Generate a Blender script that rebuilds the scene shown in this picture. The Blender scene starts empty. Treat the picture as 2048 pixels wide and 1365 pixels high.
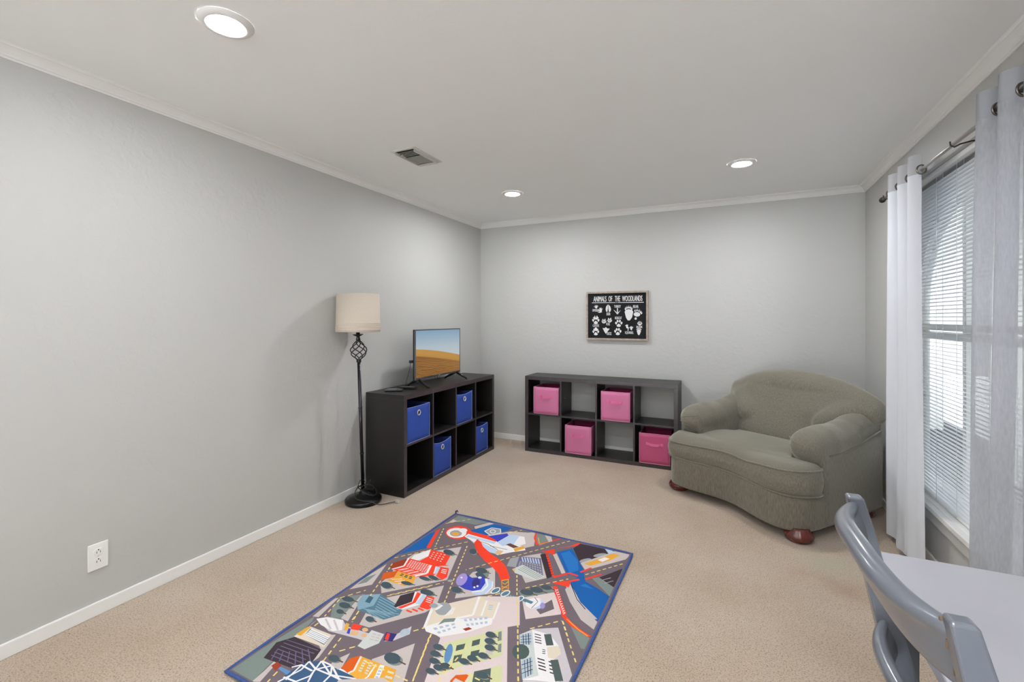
import bpy, bmesh, math, random
from mathutils import Vector, Matrix, Euler
from mathutils.geometry import tessellate_polygon
random.seed(7)
PI = math.pi
C = bpy.context.scene.collection
sc = bpy.context.scene

# ------------------------------------------------------------------ camera, world, exposure
YAW = math.atan(437/916)
cam = bpy.data.cameras.new('camera'); camo = bpy.data.objects.new('camera', cam); C.objects.link(camo)
camo.location = (0, 0, 1.35); camo.rotation_euler = (PI/2, 0, YAW)
cam.sensor_width = 36; cam.lens = 36*916/2048; cam.shift_y = -(682.5-638)/2048; cam.clip_start = .02
sc.camera = camo
sc.view_settings.view_transform = 'Standard'; sc.view_settings.look = 'None'
sc.view_settings.exposure = 0.57; sc.view_settings.gamma = 1; sc.view_settings.use_curve_mapping = False
sc.cycles.use_denoising = True
sc.cycles.max_bounces = 10; sc.cycles.diffuse_bounces = 6; sc.cycles.sample_clamp_indirect = 6
sc.cycles.caustics_reflective = False; sc.cycles.caustics_refractive = False
sc.cycles.transparent_max_bounces = 24
LIGHT = 420.0      # emission of the recessed ceiling lights
DAY = 1.4        # brightness of the overcast sky
w = bpy.data.worlds.new('overcast'); sc.world = w; w.use_nodes = True
nt = w.node_tree; bg = nt.nodes['Background']
tc = nt.nodes.new('ShaderNodeTexCoord'); sp = nt.nodes.new('ShaderNodeSeparateXYZ'); cr = nt.nodes.new('ShaderNodeValToRGB')
cr.color_ramp.elements[0].position = .42; cr.color_ramp.elements[0].color = (.50, .50, .49, 1)
cr.color_ramp.elements[1].position = .56; cr.color_ramp.elements[1].color = (.90, .95, 1, 1)
mr = nt.nodes.new('ShaderNodeMapRange'); mr.inputs[1].default_value = -1; mr.inputs[2].default_value = 1
nt.links.new(tc.outputs['Generated'], sp.inputs[0]); nt.links.new(sp.outputs[2], mr.inputs[0]); nt.links.new(mr.outputs[0], cr.inputs[0])
nt.links.new(cr.outputs[0], bg.inputs[0]); bg.inputs[1].default_value = DAY

bounce_sun = bpy.data.lights.new('bounce_sun', 'SUN'); bounce_sun.energy = 120; bounce_sun.angle = math.radians(2); bounce_sun.color = (1, .985, .96)  # added lamp: its sunlight bounces off the patio behind the viewer onto the ceiling
suno = bpy.data.objects.new('bounce_sun', bounce_sun); C.objects.link(suno); suno.rotation_euler = Vector((.03, -.50, -1)).to_track_quat('-Z', 'Y').to_euler(); suno.location = (0, 0, 8)

# ------------------------------------------------------------------ helpers
def lin(h):
    if not isinstance(h, str): return tuple(h)+((1,) if len(h) == 3 else ())
    h = h.lstrip('#'); r = []
    for i in (0, 2, 4):
        c = int(h[i:i+2], 16)/255
        r.append(c/12.92 if c <= .04045 else ((c+.055)/1.055)**2.4)
    return (*r, 1)
MC = {}
def mat(name, col, rough=.6, metal=0, col2=None, nscale=20, bump=0, bscale=60, sheen=0, stretch=None, spec=.5, detail=4, bdist=.002, ramp=(.35, .65), coat=0):
    if name in MC: return MC[name]
    m = bpy.data.materials.new(name); m.use_nodes = True; n = m.node_tree.nodes; l = m.node_tree.links
    b = n['Principled BSDF']; b.inputs['Base Color'].default_value = lin(col); b.inputs['Roughness'].default_value = rough
    b.inputs['Metallic'].default_value = metal; b.inputs['Specular IOR Level'].default_value = spec
    if coat: b.inputs['Coat Weight'].default_value = coat; b.inputs['Coat Roughness'].default_value = .15
    if sheen: b.inputs['Sheen Weight'].default_value = sheen; b.inputs['Sheen Roughness'].default_value = .45
    t = n.new('ShaderNodeTexCoord'); mp = n.new('ShaderNodeMapping'); l.new(t.outputs['Object'], mp.inputs[0])
    if stretch: mp.inputs['Scale'].default_value = stretch
    if col2 is not None:
        ns = n.new('ShaderNodeTexNoise'); ns.inputs['Scale'].default_value = nscale; ns.inputs['Detail'].default_value = detail
        l.new(mp.outputs[0], ns.inputs[0]); r = n.new('ShaderNodeValToRGB')
        r.color_ramp.elements[0].position = ramp[0]; r.color_ramp.elements[1].position = ramp[1]
        r.color_ramp.elements[0].color = lin(col); r.color_ramp.elements[1].color = lin(col2)
        l.new(ns.outputs[0], r.inputs[0]); l.new(r.outputs[0], b.inputs['Base Color'])
    if bump:
        ns = n.new('ShaderNodeTexNoise'); ns.inputs['Scale'].default_value = bscale; ns.inputs['Detail'].default_value = 3
        l.new(mp.outputs[0], ns.inputs[0]); bp = n.new('ShaderNodeBump'); bp.inputs['Strength'].default_value = bump
        bp.inputs['Distance'].default_value = bdist; l.new(ns.outputs[0], bp.inputs['Height']); l.new(bp.outputs[0], b.inputs['Normal'])
    MC[name] = m; return m
def emis(name, col, s):
    m = bpy.data.materials.new(name); m.use_nodes = True; n = m.node_tree.nodes; n.clear()
    e = n.new('ShaderNodeEmission'); e.inputs[0].default_value = lin(col); e.inputs[1].default_value = s
    o = n.new('ShaderNodeOutputMaterial'); m.node_tree.links.new(e.outputs[0], o.inputs[0]); return m

def box(bm, x0, y0, z0, x1, y1, z1, M=None, mi=0):
    vs = [bm.verts.new(p) for p in ((x0,y0,z0),(x1,y0,z0),(x1,y1,z0),(x0,y1,z0),(x0,y0,z1),(x1,y0,z1),(x1,y1,z1),(x0,y1,z1))]
    if M is not None:
        for v in vs: v.co = M @ v.co
    fs = [bm.faces.new([vs[i] for i in f]) for f in ((3,2,1,0),(4,5,6,7),(0,1,5,4),(1,2,6,5),(2,3,7,6),(3,0,4,7))]
    for f in fs: f.material_index = mi
    return vs
def prism(bm, pts, z0, z1, M=None, mi=0):
    a = [bm.verts.new((p[0], p[1], z0)) for p in pts]; b = [bm.verts.new((p[0], p[1], z1)) for p in pts]; n = len(pts)
    fs = [bm.faces.new(a[::-1]), bm.faces.new(b)] + [bm.faces.new((a[i], a[(i+1) % n], b[(i+1) % n], b[i])) for i in range(n)]
    for f in fs: f.material_index = mi
    if M is not None:
        for v in a+b: v.co = M @ v.co
def loft(bm, rings, cap=True, close=True, mi=0):
    R = [[bm.verts.new(p) for p in r] for r in rings]; n = len(R[0])
    for a, b in zip(R, R[1:]):
        for i in range(n if close else n-1):
            f = bm.faces.new((a[i], a[(i+1) % n], b[(i+1) % n], b[i])); f.smooth = True; f.material_index = mi
    if cap and close:
        for r, s in ((R[0], -1), (R[-1], 1)):
            f = bm.faces.new(r[::s]); f.material_index = mi
    return R
def lathe(bm, prof, cx=0, cy=0, n=32, mi=0, cap=True, M=None):
    rings = [[(cx+r*math.cos(2*PI*i/n), cy+r*math.sin(2*PI*i/n), z) for i in range(n)] for r, z in prof]
    if M is not None: rings = [[M @ Vector(p) for p in r] for r in rings]
    loft(bm, rings, cap, True, mi)
def tube(bm, pts, r, n=10, closed=False, mi=0, cap=True, round_end=False):
    P = [Vector(p) for p in pts]; N = len(P)
    rs = r if isinstance(r, (list, tuple)) else [r]*N
    rs = list(rs)
    T = []
    for i in range(N):
        if closed: t = P[(i+1) % N]-P[i-1]
        else: t = P[min(i+1, N-1)]-P[max(i-1, 0)]
        T.append(t.normalized() if t.length > 1e-9 else Vector((0, 0, 1)))
    up = Vector((0, 0, 1)) if abs(T[0].z) < .9 else Vector((1, 0, 0))
    u = (up-T[0]*up.dot(T[0])).normalized(); rings = []
    for i in range(N):
        u = (u-T[i]*u.dot(T[i])); u = u.normalized() if u.length > 1e-6 else T[i].orthogonal().normalized()
        v = T[i].cross(u)
        rings.append([P[i]+(u*math.cos(2*PI*k/n)+v*math.sin(2*PI*k/n))*rs[i] for k in range(n)])
    if round_end and not closed:
        pre = []; post = []
        for a in (1.35, .95, .5):
            for (lst, i, s) in ((pre, 0, -1), (post, N-1, 1)):
                c = P[i]+T[i]*s*rs[i]*math.sin(a); lst.append([c+(q-P[i])*math.cos(a) for q in rings[i]])
        rings = pre+rings+post[::-1]
    R = loft(bm, rings, cap and not closed, True, mi)
    if closed:
        a, b = R[-1], R[0]
        for i in range(n):
            f = bm.faces.new((a[i], a[(i+1) % n], b[(i+1) % n], b[i])); f.smooth = True; f.material_index = mi
def ball(bm, c, rx, ry, rz, n=16, m=10, mi=0):
    rings = [[(c[0]+rx*math.sin(PI*(j+.02)/(m+.04))*math.cos(2*PI*i/n), c[1]+ry*math.sin(PI*(j+.02)/(m+.04))*math.sin(2*PI*i/n), c[2]-rz*math.cos(PI*(j+.02)/(m+.04))) for i in range(n)] for j in range(m+1)]
    loft(bm, rings, True, True, mi)
def obj(name, bm, m, parent=None, bevel=0, smooth=False, loc=None, rot=None, seg=2):
    bmesh.ops.recalc_face_normals(bm, faces=bm.faces[:])
    me = bpy.data.meshes.new(name); bm.to_mesh(me); bm.free()
    for x in (m if isinstance(m, (list, tuple)) else [m]): me.materials.append(x)
    if smooth:
        for p in me.polygons: p.use_smooth = True
    o = bpy.data.objects.new(name, me); C.objects.link(o)
    if parent: o.parent = parent
    if loc: o.location = loc
    if rot: o.rotation_euler = rot
    if bevel:
        b = o.modifiers.new('bevel', 'BEVEL'); b.width = bevel; b.segments = seg; b.limit_method = 'ANGLE'; b.angle_limit = math.radians(40)
        b.harden_normals = False
    return o
def tag(o, label, cat, group=None, kind=None):
    if label: o['label'] = label
    if cat: o['category'] = cat
    if group: o['group'] = group
    if kind: o['kind'] = kind
    return o
def thing(name, label, cat, loc=(0,0,0), rz=0, group=None):
    o = bpy.data.objects.new(name, None); C.objects.link(o); o.empty_display_size = .1
    o.location = loc; o.rotation_euler = (0, 0, rz); return tag(o, label, cat, group)
def struct(name, bm, m, label=None, parent=None, bevel=0, smooth=False):
    o = obj(name, bm, m, parent, bevel, smooth)
    if not parent:
        o['kind'] = 'structure'
        if label: o['label'] = label
    return o
def B(): return bmesh.new()
def dup(root, loc, rz=None, label=None):
    r = root.copy(); C.objects.link(r); r.location = loc
    if rz is not None: r.rotation_euler = (0, 0, rz)
    if label: r['label'] = label
    for ch in list(root.children):
        c = ch.copy(); C.objects.link(c); c.parent = r
        for g in list(ch.children):
            d = g.copy(); C.objects.link(d); d.parent = c
    return r

# room: x to the right along the back wall, y towards the back wall
XL, XR, YB, YF, ZC = -2.606, .995, 4.618, -2.6, 2.44
# window opening in the right wall
WY0, WY1, WZ0, WZ1 = 1.90, 3.82, .335, 2.175

# ------------------------------------------------------------------ materials of the room
def wall_mat(name, col):
    m = mat(name, col, .55, spec=.35); n = m.node_tree.nodes; l = m.node_tree.links; b = n['Principled BSDF']
    g = n.new('ShaderNodeNewGeometry')
    a = n.new('ShaderNodeTexNoise'); a.inputs['Scale'].default_value = 26; a.inputs['Detail'].default_value = 5; a.inputs['Distortion'].default_value = .6
    r = n.new('ShaderNodeMapRange'); r.inputs[1].default_value = .42; r.inputs[2].default_value = .62
    c = n.new('ShaderNodeTexNoise'); c.inputs['Scale'].default_value = 160; c.inputs['Detail'].default_value = 2
    mx = n.new('ShaderNodeMath'); mx.operation = 'MULTIPLY_ADD'; mx.inputs[1].default_value = .35
    l.new(g.outputs['Position'], a.inputs[0]); l.new(g.outputs['Position'], c.inputs[0]); l.new(a.outputs[0], r.inputs[0])
    l.new(c.outputs[0], mx.inputs[0]); l.new(r.outputs[0], mx.inputs[2])
    bp = n.new('ShaderNodeBump'); bp.inputs['Strength'].default_value = .35; bp.inputs['Distance'].default_value = .0016
    l.new(mx.outputs[0], bp.inputs['Height']); l.new(bp.outputs[0], b.inputs['Normal']); return m
M_wall = wall_mat('greige_wall_paint', '#bbbbb8')
M_ceil = mat('ceiling_paint', '#f1f3f2', .9, bump=.25, bscale=70, bdist=.002, spec=.2)
M_trim = mat('white_trim_paint', '#e9e9e6', .35)
M_dark = mat('espresso_laminate', '#131110', .40, col2='#1a1716', nscale=14, stretch=(1, 1, 14), bump=.08, bscale=60)
M_darkedge = mat('espresso_edge', '#363032', .42, col2='#3e383a', nscale=20, bump=.05)
M_black = mat('black_plastic', '#101011', .3)
M_blackmetal = mat('black_metal', '#15161a', .32, .6, coat=.3)
M_white = mat('white_plastic', '#ececea', .3)
M_chrome = mat('grommet_metal', '#e2e4e6', .35, .8)
M_bronze = mat('brushed_bronze', '#6e655f', .33, .9)

def carpet():
    m = mat('beige_carpet', '#b9a48e', .95, spec=.1, sheen=.25); n = m.node_tree.nodes; l = m.node_tree.links; b = n['Principled BSDF']
    g = n.new('ShaderNodeNewGeometry')
    def noise(s, d=3, dist=0):
        t = n.new('ShaderNodeTexNoise'); t.inputs['Scale'].default_value = s; t.inputs['Detail'].default_value = d; t.inputs['Distortion'].default_value = dist
        l.new(g.outputs['Position'], t.inputs[0]); return t
    a = noise(190, 3, .5); c = noise(600, 2); e = noise(1.7, 4)
    r = n.new('ShaderNodeValToRGB'); r.color_ramp.elements[0].position = .33; r.color_ramp.elements[1].position = .52
    r.color_ramp.elements[0].color = lin('#9a8a79'); r.color_ramp.elements[1].color = lin('#cfbfae')
    l.new(a.outputs[0], r.inputs[0])
    r2 = n.new('ShaderNodeValToRGB'); r2.color_ramp.elements[0].position = .3; r2.color_ramp.elements[1].position = .7
    r2.color_ramp.elements[0].color = lin('#dedad4'); r2.color_ramp.elements[1].color = lin('#ffffff')
    l.new(c.outputs[0], r2.inputs[0])
    mx = n.new('ShaderNodeMix'); mx.data_type = 'RGBA'; mx.blend_type = 'MULTIPLY'; mx.inputs[0].default_value = 1
    l.new(r.outputs[0], mx.inputs[6]); l.new(r2.outputs[0], mx.inputs[7])
    r3 = n.new('ShaderNodeValToRGB'); r3.color_ramp.elements[0].position = .35; r3.color_ramp.elements[1].position = .65
    r3.color_ramp.elements[0].color = lin('#f0ebe6'); r3.color_ramp.elements[1].color = lin('#ffffff'); l.new(e.outputs[0], r3.inputs[0])
    mx2 = n.new('ShaderNodeMix'); mx2.data_type = 'RGBA'; mx2.blend_type = 'MULTIPLY'; mx2.inputs[0].default_value = 1
    l.new(mx.outputs[2], mx2.inputs[6]); l.new(r3.outputs[0], mx2.inputs[7]); last = mx2.outputs[2]
    # old stains that belong to the carpet: (x, y, radius, colour)
    for (sx, sy, sr, colr, st) in ((.50, 3.02, .17, '#a9a893', .5), (.52, 2.78, .10, '#9b7f68', .5), (.36, 2.86, .07, '#a58b74', .4)):
        v = n.new('ShaderNodeVectorMath'); v.operation = 'DISTANCE'; v.inputs[1].default_value = (sx, sy, 0); l.new(g.outputs['Position'], v.inputs[0])
        nn = noise(9, 3); ad = n.new('ShaderNodeMath'); ad.operation = 'MULTIPLY_ADD'; ad.inputs[1].default_value = .18; l.new(nn.outputs[0], ad.inputs[0]); l.new(v.outputs['Value'], ad.inputs[2])
        q = n.new('ShaderNodeMapRange'); q.inputs[1].default_value = sr+.12; q.inputs[2].default_value = sr*.5+.05; q.inputs[3].default_value = 0; q.inputs[4].default_value = st
        l.new(ad.outputs[0], q.inputs[0]); k = n.new('ShaderNodeMix'); k.data_type = 'RGBA'; k.blend_type = 'MIX'
        l.new(q.outputs[0], k.inputs[0]); l.new(last, k.inputs[6]); k.inputs[7].default_value = lin(colr); last = k.outputs[2]
    l.new(last, b.inputs['Base Color'])
    bp = n.new('ShaderNodeBump'); bp.inputs['Strength'].default_value = .7; bp.inputs['Distance'].default_value = .006
    l.new(a.outputs[0], bp.inputs['Height']); l.new(bp.outputs[0], b.inputs['Normal']); return m

# ------------------------------------------------------------------ room shell
T = .12
bm = B(); box(bm, XL-T, YF-T, -.12, XR+T, YB+T, 0); struct('floor', bm, carpet(), 'beige cut pile wall to wall carpet')
bm = B(); box(bm, XL-T, YF-T, ZC, XR+T, YB+T, ZC+.12); struct('ceiling', bm, M_ceil, 'flat pale grey ceiling')
bm = B(); box(bm, XL-T, YF-T, 0, XL, YB+T, ZC); struct('wall_left', bm, M_wall, 'long light grey textured wall with the outlet')
bm = B(); box(bm, XL, YB, 0, XR, YB+T, ZC); struct('wall_back', bm, M_wall, 'light grey wall behind the armchair')
bm = B(); box(bm, XL, YF-T, 0, -1.8, YF, ZC); box(bm, .6, YF-T, 0, XR, YF, ZC); box(bm, -1.8, YF-T, 2.15, .6, YF, ZC); struct('wall_front', bm, M_wall, 'light grey wall behind the viewer')
pdo = thing('added_door_1', None, None, (-.6, YF-.06, 0)); pdo['kind'] = 'structure'; pdo['label'] = 'added wide patio door behind the viewer, letting in fill daylight'  # unseen opening, added so daylight fills the room from behind
bm = B()
for (a, c, d, e) in ((-1.20, 0, -1.13, 2.15), (1.13, 0, 1.20, 2.15), (-.04, 0, .04, 2.15), (-1.13, 2.08, 1.13, 2.15), (-1.13, 0, 1.13, .06)): box(bm, a, -.03, c, d, .03, e)
obj('added_door_frame', bm, M_trim, pdo)
bm = B()
XO = XR+.14
box(bm, XR, YF-T, 0, XO, WY0, ZC); box(bm, XR, WY1, 0, XO, YB+T, ZC)
box(bm, XR, WY0, 0, XO, WY1, WZ0-.03); box(bm, XR, WY0, WZ1, XO, WY1, ZC)
# spandrels that close the upper corners of the arched window
def arch(y0, y1, zs, zt, n=28):
    cy, ry = (y0+y1)/2, (y1-y0)/2
    return [(cy+ry*math.cos(PI*i/n), zs+(zt-zs)*math.sin(PI*i/n)) for i in range(n+1)]
A = arch(WY0+.02, WY1-.02, 1.42, WZ1-.015)
for (pa, pb) in zip(A, A[1:]):
    vs = [(pa[0], pa[1]), (pb[0], pb[1]), (pb[0], WZ1+.01), (pa[0], WZ1+.01)]
    a = [bm.verts.new((XR+.105, p[0], p[1])) for p in vs]; b = [bm.verts.new((XO, p[0], p[1])) for p in vs]
    bm.faces.new(a); bm.faces.new(b[::-1])
    for i in range(4): bm.faces.new((a[i], a[(i+1) % 4], b[(i+1) % 4], b[i]))
for s in ((WY0-.01, WY0+.02), (WY1-.02, WY1+.01)): box(bm, XR+.105, s[0], WZ0, XO, s[1], WZ1)
struct('wall_right', bm, M_wall, 'light grey wall with the window')

# window: arched white frame, sash rails, glass
win = thing('window_1', None, None, (XR+.12, (WY0+WY1)/2, WZ0)); win['kind'] = 'structure'; win['label'] = 'tall arched window behind white mini blinds'
W0 = Vector(win.location)
def rel(pts): return [(p[0]-W0.x, p[1]-W0.y, p[2]-W0.z) for p in pts]
bm = B()
for off, r in ((0.03, .022), (.095, .016)):
    AA = arch(WY0+off, WY1-off, 1.42, WZ1-off-.01)
    path = [(W0.x, WY1-off, WZ0+.01)]+[(W0.x, p[0], p[1]) for p in AA]+[(W0.x, WY0+off, WZ0+.01)]
    tube(bm, rel(path), r, 8)
obj('window_frame', bm, M_trim, win)
bm = B()
for z in (WZ0+.03, 1.25, 1.30): box(bm, -.02, WY0-W0.y+.03, z-W0.z-.018, .02, WY1-W0.y-.03, z-W0.z+.018)
for y in (WY0+.66, WY1-.66): box(bm, -.018, y-W0.y-.02, 0, .018, y-W0.y+.02, 1.78)
obj('sash_rail', bm, M_trim, win)
gm = bpy.data.materials.new('window_glass'); gm.use_nodes = True; n = gm.node_tree.nodes; l = gm.node_tree.links; n.clear()
tr = n.new('ShaderNodeBsdfTransparent'); gl = n.new('ShaderNodeBsdfGlossy'); gl.inputs['Roughness'].default_value = .02; fr = n.new('ShaderNodeValue'); fr.outputs[0].default_value = .09
tr.inputs[0].default_value = (.95, .97, .97, 1)
ms = n.new('ShaderNodeMixShader'); oo = n.new('ShaderNodeOutputMaterial'); l.new(fr.outputs[0], ms.inputs[0]); l.new(tr.outputs[0], ms.inputs[1]); l.new(gl.outputs[0], ms.inputs[2]); l.new(ms.outputs[0], oo.inputs[0])
bm = B(); A2 = arch(WY0+.05, WY1-.05, 1.42, WZ1-.05)
prism(bm, [(p[0]-W0.y, p[1]-W0.z) for p in A2]+[(WY0+.05-W0.y, .03), (WY1-.05-W0.y, .03)], -.002, .002, Matrix(((0,0,1,0),(1,0,0,0),(0,1,0,0),(0,0,0,1))))
obj('glass_pane', bm, gm, win)
# sill and apron
bm = B(); box(bm, .965, WY0-.06, WZ0-.022, XR, WY1+.06, WZ0+.006); box(bm, XR, WY0, WZ0-.03, XO, WY1, WZ0+.006)
tag(obj('window_sill', bm, M_trim, bevel=.004), None, None, kind='structure')['label'] = 'white window sill board'
bm = B(); box(bm, .976, WY0-.03, WZ0-.082, XR, WY1+.03, WZ0-.022); struct('trim_1', bm, M_wall, 'painted apron board under the window sill', bevel=.003)

# crown moulding and baseboards
prof = [(0, -.054), (.007, -.054), (.009, -.046), (.013, -.044), (.016, -.036), (.026, -.022), (.038, -.013), (.044, -.011), (.046, -.005), (.052, 0), (0, 0)]
def crown(name, p0, d, nrm, L, lab):
    bm = B(); p0 = Vector(p0); d = Vector(d); nrm = Vector(nrm)
    rings = []
    for s, sg in ((0, 1), (L, -1)):
        rings.append([p0+d*(s+sg*q[0])+nrm*q[0]+Vector((0, 0, q[1]-.0005)) for q in prof])
    loft(bm, rings); o = struct(name, bm, M_trim, lab)
    for p in o.data.polygons: p.use_smooth = False
crown('trim_2', (XL, YF, ZC), (0,1,0), (1,0,0), YB-YF, 'white crown moulding along the left wall')
crown('trim_3', (XL, YB, ZC), (1,0,0), (0,-1,0), XR-XL, 'white crown moulding along the back wall')
crown('trim_4', (XR, YB, ZC), (0,-1,0), (-1,0,0), YB-YF, 'white crown moulding along the right wall')
crown('trim_5', (XR, YF, ZC), (-1,0,0), (0,1,0), XR-XL, 'white crown moulding behind the viewer')
bh, bt = .062, .013
def baseboard(name, x0, y0, x1, y1, lab):
    bm = B(); box(bm, x0, y0, 0, x1, y1, bh); struct(name, bm, M_trim, lab, bevel=.004)
baseboard('baseboard_left', XL, YF, XL+bt, YB, 'white baseboard along the left wall')
baseboard('baseboard_back', XL+bt, YB-bt, XR-bt, YB, 'white baseboard along the back wall')
baseboard('baseboard_right', XR-bt, YF, XR, YB, 'white baseboard under the window')
baseboard('baseboard_front', XL+bt, YF, -1.8, YF+bt, 'white baseboard behind the viewer')

# ------------------------------------------------------------------ outside the window: porch with arches
M_porch = mat('white_painted_brick', '#d4d5d6', .8, col2='#c8c9ca', nscale=5)
bm = B(); X0, X1 = 2.3, 2.6
bays = [(.9, 2.9), (3.5, 5.5), (6.1, 8.1)]
edges = [-1.5]+[v for b in bays for v in b]+[10.5]
for i in range(0, len(edges), 2): box(bm, X0, edges[i], -.2, X1, edges[i+1], 3.2)
for b_ in bays:
    AA = arch(b_[0], b_[1], 1.5, 2.35)
    for pa, pb in zip(AA, AA[1:]):
        vs = [(pa[0], pa[1]), (pb[0], pb[1]), (pb[0], 3.2), (pa[0], 3.2)]
        a = [bm.verts.new((X0, p[0], p[1])) for p in vs]; c = [bm.verts.new((X1, p[0], p[1])) for p in vs]
        bm.faces.new(a); bm.faces.new(c[::-1])
        for i in range(4): bm.faces.new((a[i], a[(i+1) % 4], c[(i+1) % 4], c[i]))
tag(obj('porch_arcade', bm, M_porch), 'pale arched porch wall seen outside through the blinds', 'porch')
bm = B(); box(bm, XO, -2.9, 2.75, 2.75, 11, 2.9); tag(obj('shading_roof', bm, M_porch), 'added pale roof slab, out of view, shading the ground outside the window', 'porch roof')  # unseen slab added to keep direct light off the ground by the window
bm = B(); box(bm, XO+.02, -2.5, -.25, 16, 16, -.15); tag(obj('garden_ground', bm, mat('dark_gravel', '#3b3d3f', .95, col2='#333537', nscale=6)), 'dark gravel ground outside the window', 'ground', kind='structure')
bm = B(); box(bm, -12, -16, -.25, 14, YF-T-.02, -.15); tag(obj('bounce_ground', bm, mat('pale_bounce_surface', '#dfe4ec', .9, col2='#d8dde6', nscale=3)), 'added pale ground behind the viewer, bouncing sunlight indoors', 'ground', kind='structure')  # unseen pale surface added to throw light up through the rear opening

# ------------------------------------------------------------------ recessed ceiling lights
E_light = emis('light_diffuser', (.97, .98, 1), LIGHT)
E_dim = emis('light_diffuser_dim', (.97, .98, 1), LIGHT*.62); E_rear = emis('light_diffuser_bright', (.97, .98, 1), LIGHT*1.35); E_mid = emis('light_diffuser_soft', (.97, .98, 1), LIGHT*.8)
def can(loc, label, rr=.092, E_light=E_light):
    t = thing('recessed_light', label, 'ceiling light', (loc[0], loc[1], ZC), group='recessed ceiling lights')
    bm = B(); lathe(bm, [(.056, -.0005), (.058, -.010), (.070, -.013), (.088, -.006), (rr, -.0005)], n=48, cap=False); obj('trim_ring', bm, M_trim, t, smooth=True)
    bm = B(); lathe(bm, [(.057, -.007), (.057, -.004)], n=40); obj('diffuser', bm, E_light, t)
    return t
can((-1.678, 1.070), 'recessed ceiling light nearest the viewer, left of the vent', E_light=E_dim)
can((-1.706, 3.585), 'small recessed ceiling light beyond the vent, above the open cube shelf')
can((.070, 3.580), 'recessed ceiling light above the armchair, toward the window', E_light=E_mid)
can((.070, 1.070), 'added unseen recessed ceiling light above the pale table and the grey chair')  # out of view, added to continue the visible row and light the room
can((-1.69, -1.40), 'added unseen recessed ceiling light behind the viewer, on the side of the long left wall', E_light=E_rear)  # added behind the viewer and made brighter to light the rear
can((.07, -1.40), 'added unseen recessed ceiling light behind the viewer, on the window side', E_light=E_rear)  # second added rear light, also unseen and brighter

# ceiling air vent
t = thing('ceiling_vent', 'off-white metal air vent with louvres in the ceiling near the left wall', 'air vent', (-1.90, 2.50, ZC))
M_vent = mat('vent_metal', '#cfcec6', .4)
bm = B(); w2, l2 = .098, .155
for (a, b_, c, d) in ((-w2, -l2, w2, -l2+.022), (-w2, l2-.022, w2, l2), (-w2, -l2+.022, -w2+.022, l2-.022), (w2-.022, -l2+.022, w2, l2-.022)): box(bm, a, b_, -.005, c, d, -.0005)
obj('frame', bm, M_vent, t, bevel=.0015)
bm = B(); box(bm, -w2+.022, -l2+.022, -.002, w2-.022, l2-.022, -.0008); obj('duct_shade_plate', bm, mat('duct_shade', '#1d1e18', .8), t)  # dark plate stands in for the shade behind the louvres
def slats(n, y0, y1, x0, x1, ang, name):
    bm = B()
    for i in range(n):
        y = y0+(y1-y0)*(i+.5)/n
        box(bm, x0, -.0068, -.0006, x1, .0068, .0006, Matrix.Translation((0, y, -.010)) @ Matrix.Rotation(ang, 4, 'X'))
    obj(name, bm, M_vent, t)
slats(9, -.035, .105, -w2+.026, w2-.026, math.radians(47), 'louvre')
slats(4, -l2+.03, -.045, -w2+.026, w2-.026, math.radians(22), 'louvre')
bm = B(); box(bm, -w2+.026, .105, -.021, w2-.026, .128, -.019); box(bm, -w2+.024, -l2+.026, -.020, -w2+.027, l2-.026, -.003); box(bm, w2-.027, -l2+.026, -.020, w2-.024, l2-.026, -.003)
obj('face_bar', bm, M_vent, t)
bm = B(); tube(bm, [(-.04, -.10, -.012), (-.045, -.105, -.03), (-.055, -.105, -.033)], .003, 6); obj('damper_lever', bm, M_vent, t)

# ------------------------------------------------------------------ wall outlet
t = thing('wall_outlet', 'white double wall outlet low on the left wall', 'outlet', (XL, 1.072, .268))
bm = B(); box(bm, .0, -.038, -.060, .006, .038, .060); obj('cover_plate', bm, M_white, t, bevel=.003)
for z in (.021, -.021):
    bm = B(); prism(bm, [(.017*math.cos(a)*1.0, max(-.0135, min(.0135, .018*math.sin(a)))) for a in [2*PI*i/28 for i in range(28)]], .006, .0085, Matrix(((0,0,1,0),(1,0,0,0),(0,1,0,z),(0,0,0,1))))
    s = obj('socket', bm, M_white, t)
    bm = B(); box(bm, .0083, -.0075, z-.006, .0089, -.0055, z+.003); box(bm, .0083, .0055, z-.006, .0089, .0075, z+.003); prism(bm, [(.0025*math.cos(a), .003*math.sin(a)) for a in [2*PI*i/12 for i in range(12)]], .0083, .0089, Matrix(((0,0,1,0),(1,0,0,0),(0,1,0,z+.0085),(0,0,0,1))))
    obj('slot', bm, M_black, s)
bm = B(); prism(bm, [(.003*math.cos(a), .003*math.sin(a)) for a in [2*PI*i/12 for i in range(12)]], .006, .0075, Matrix(((0,0,1,0),(1,0,0,0),(0,1,0,0),(0,0,0,1)))); obj('screw', bm, M_chrome, t)

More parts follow.
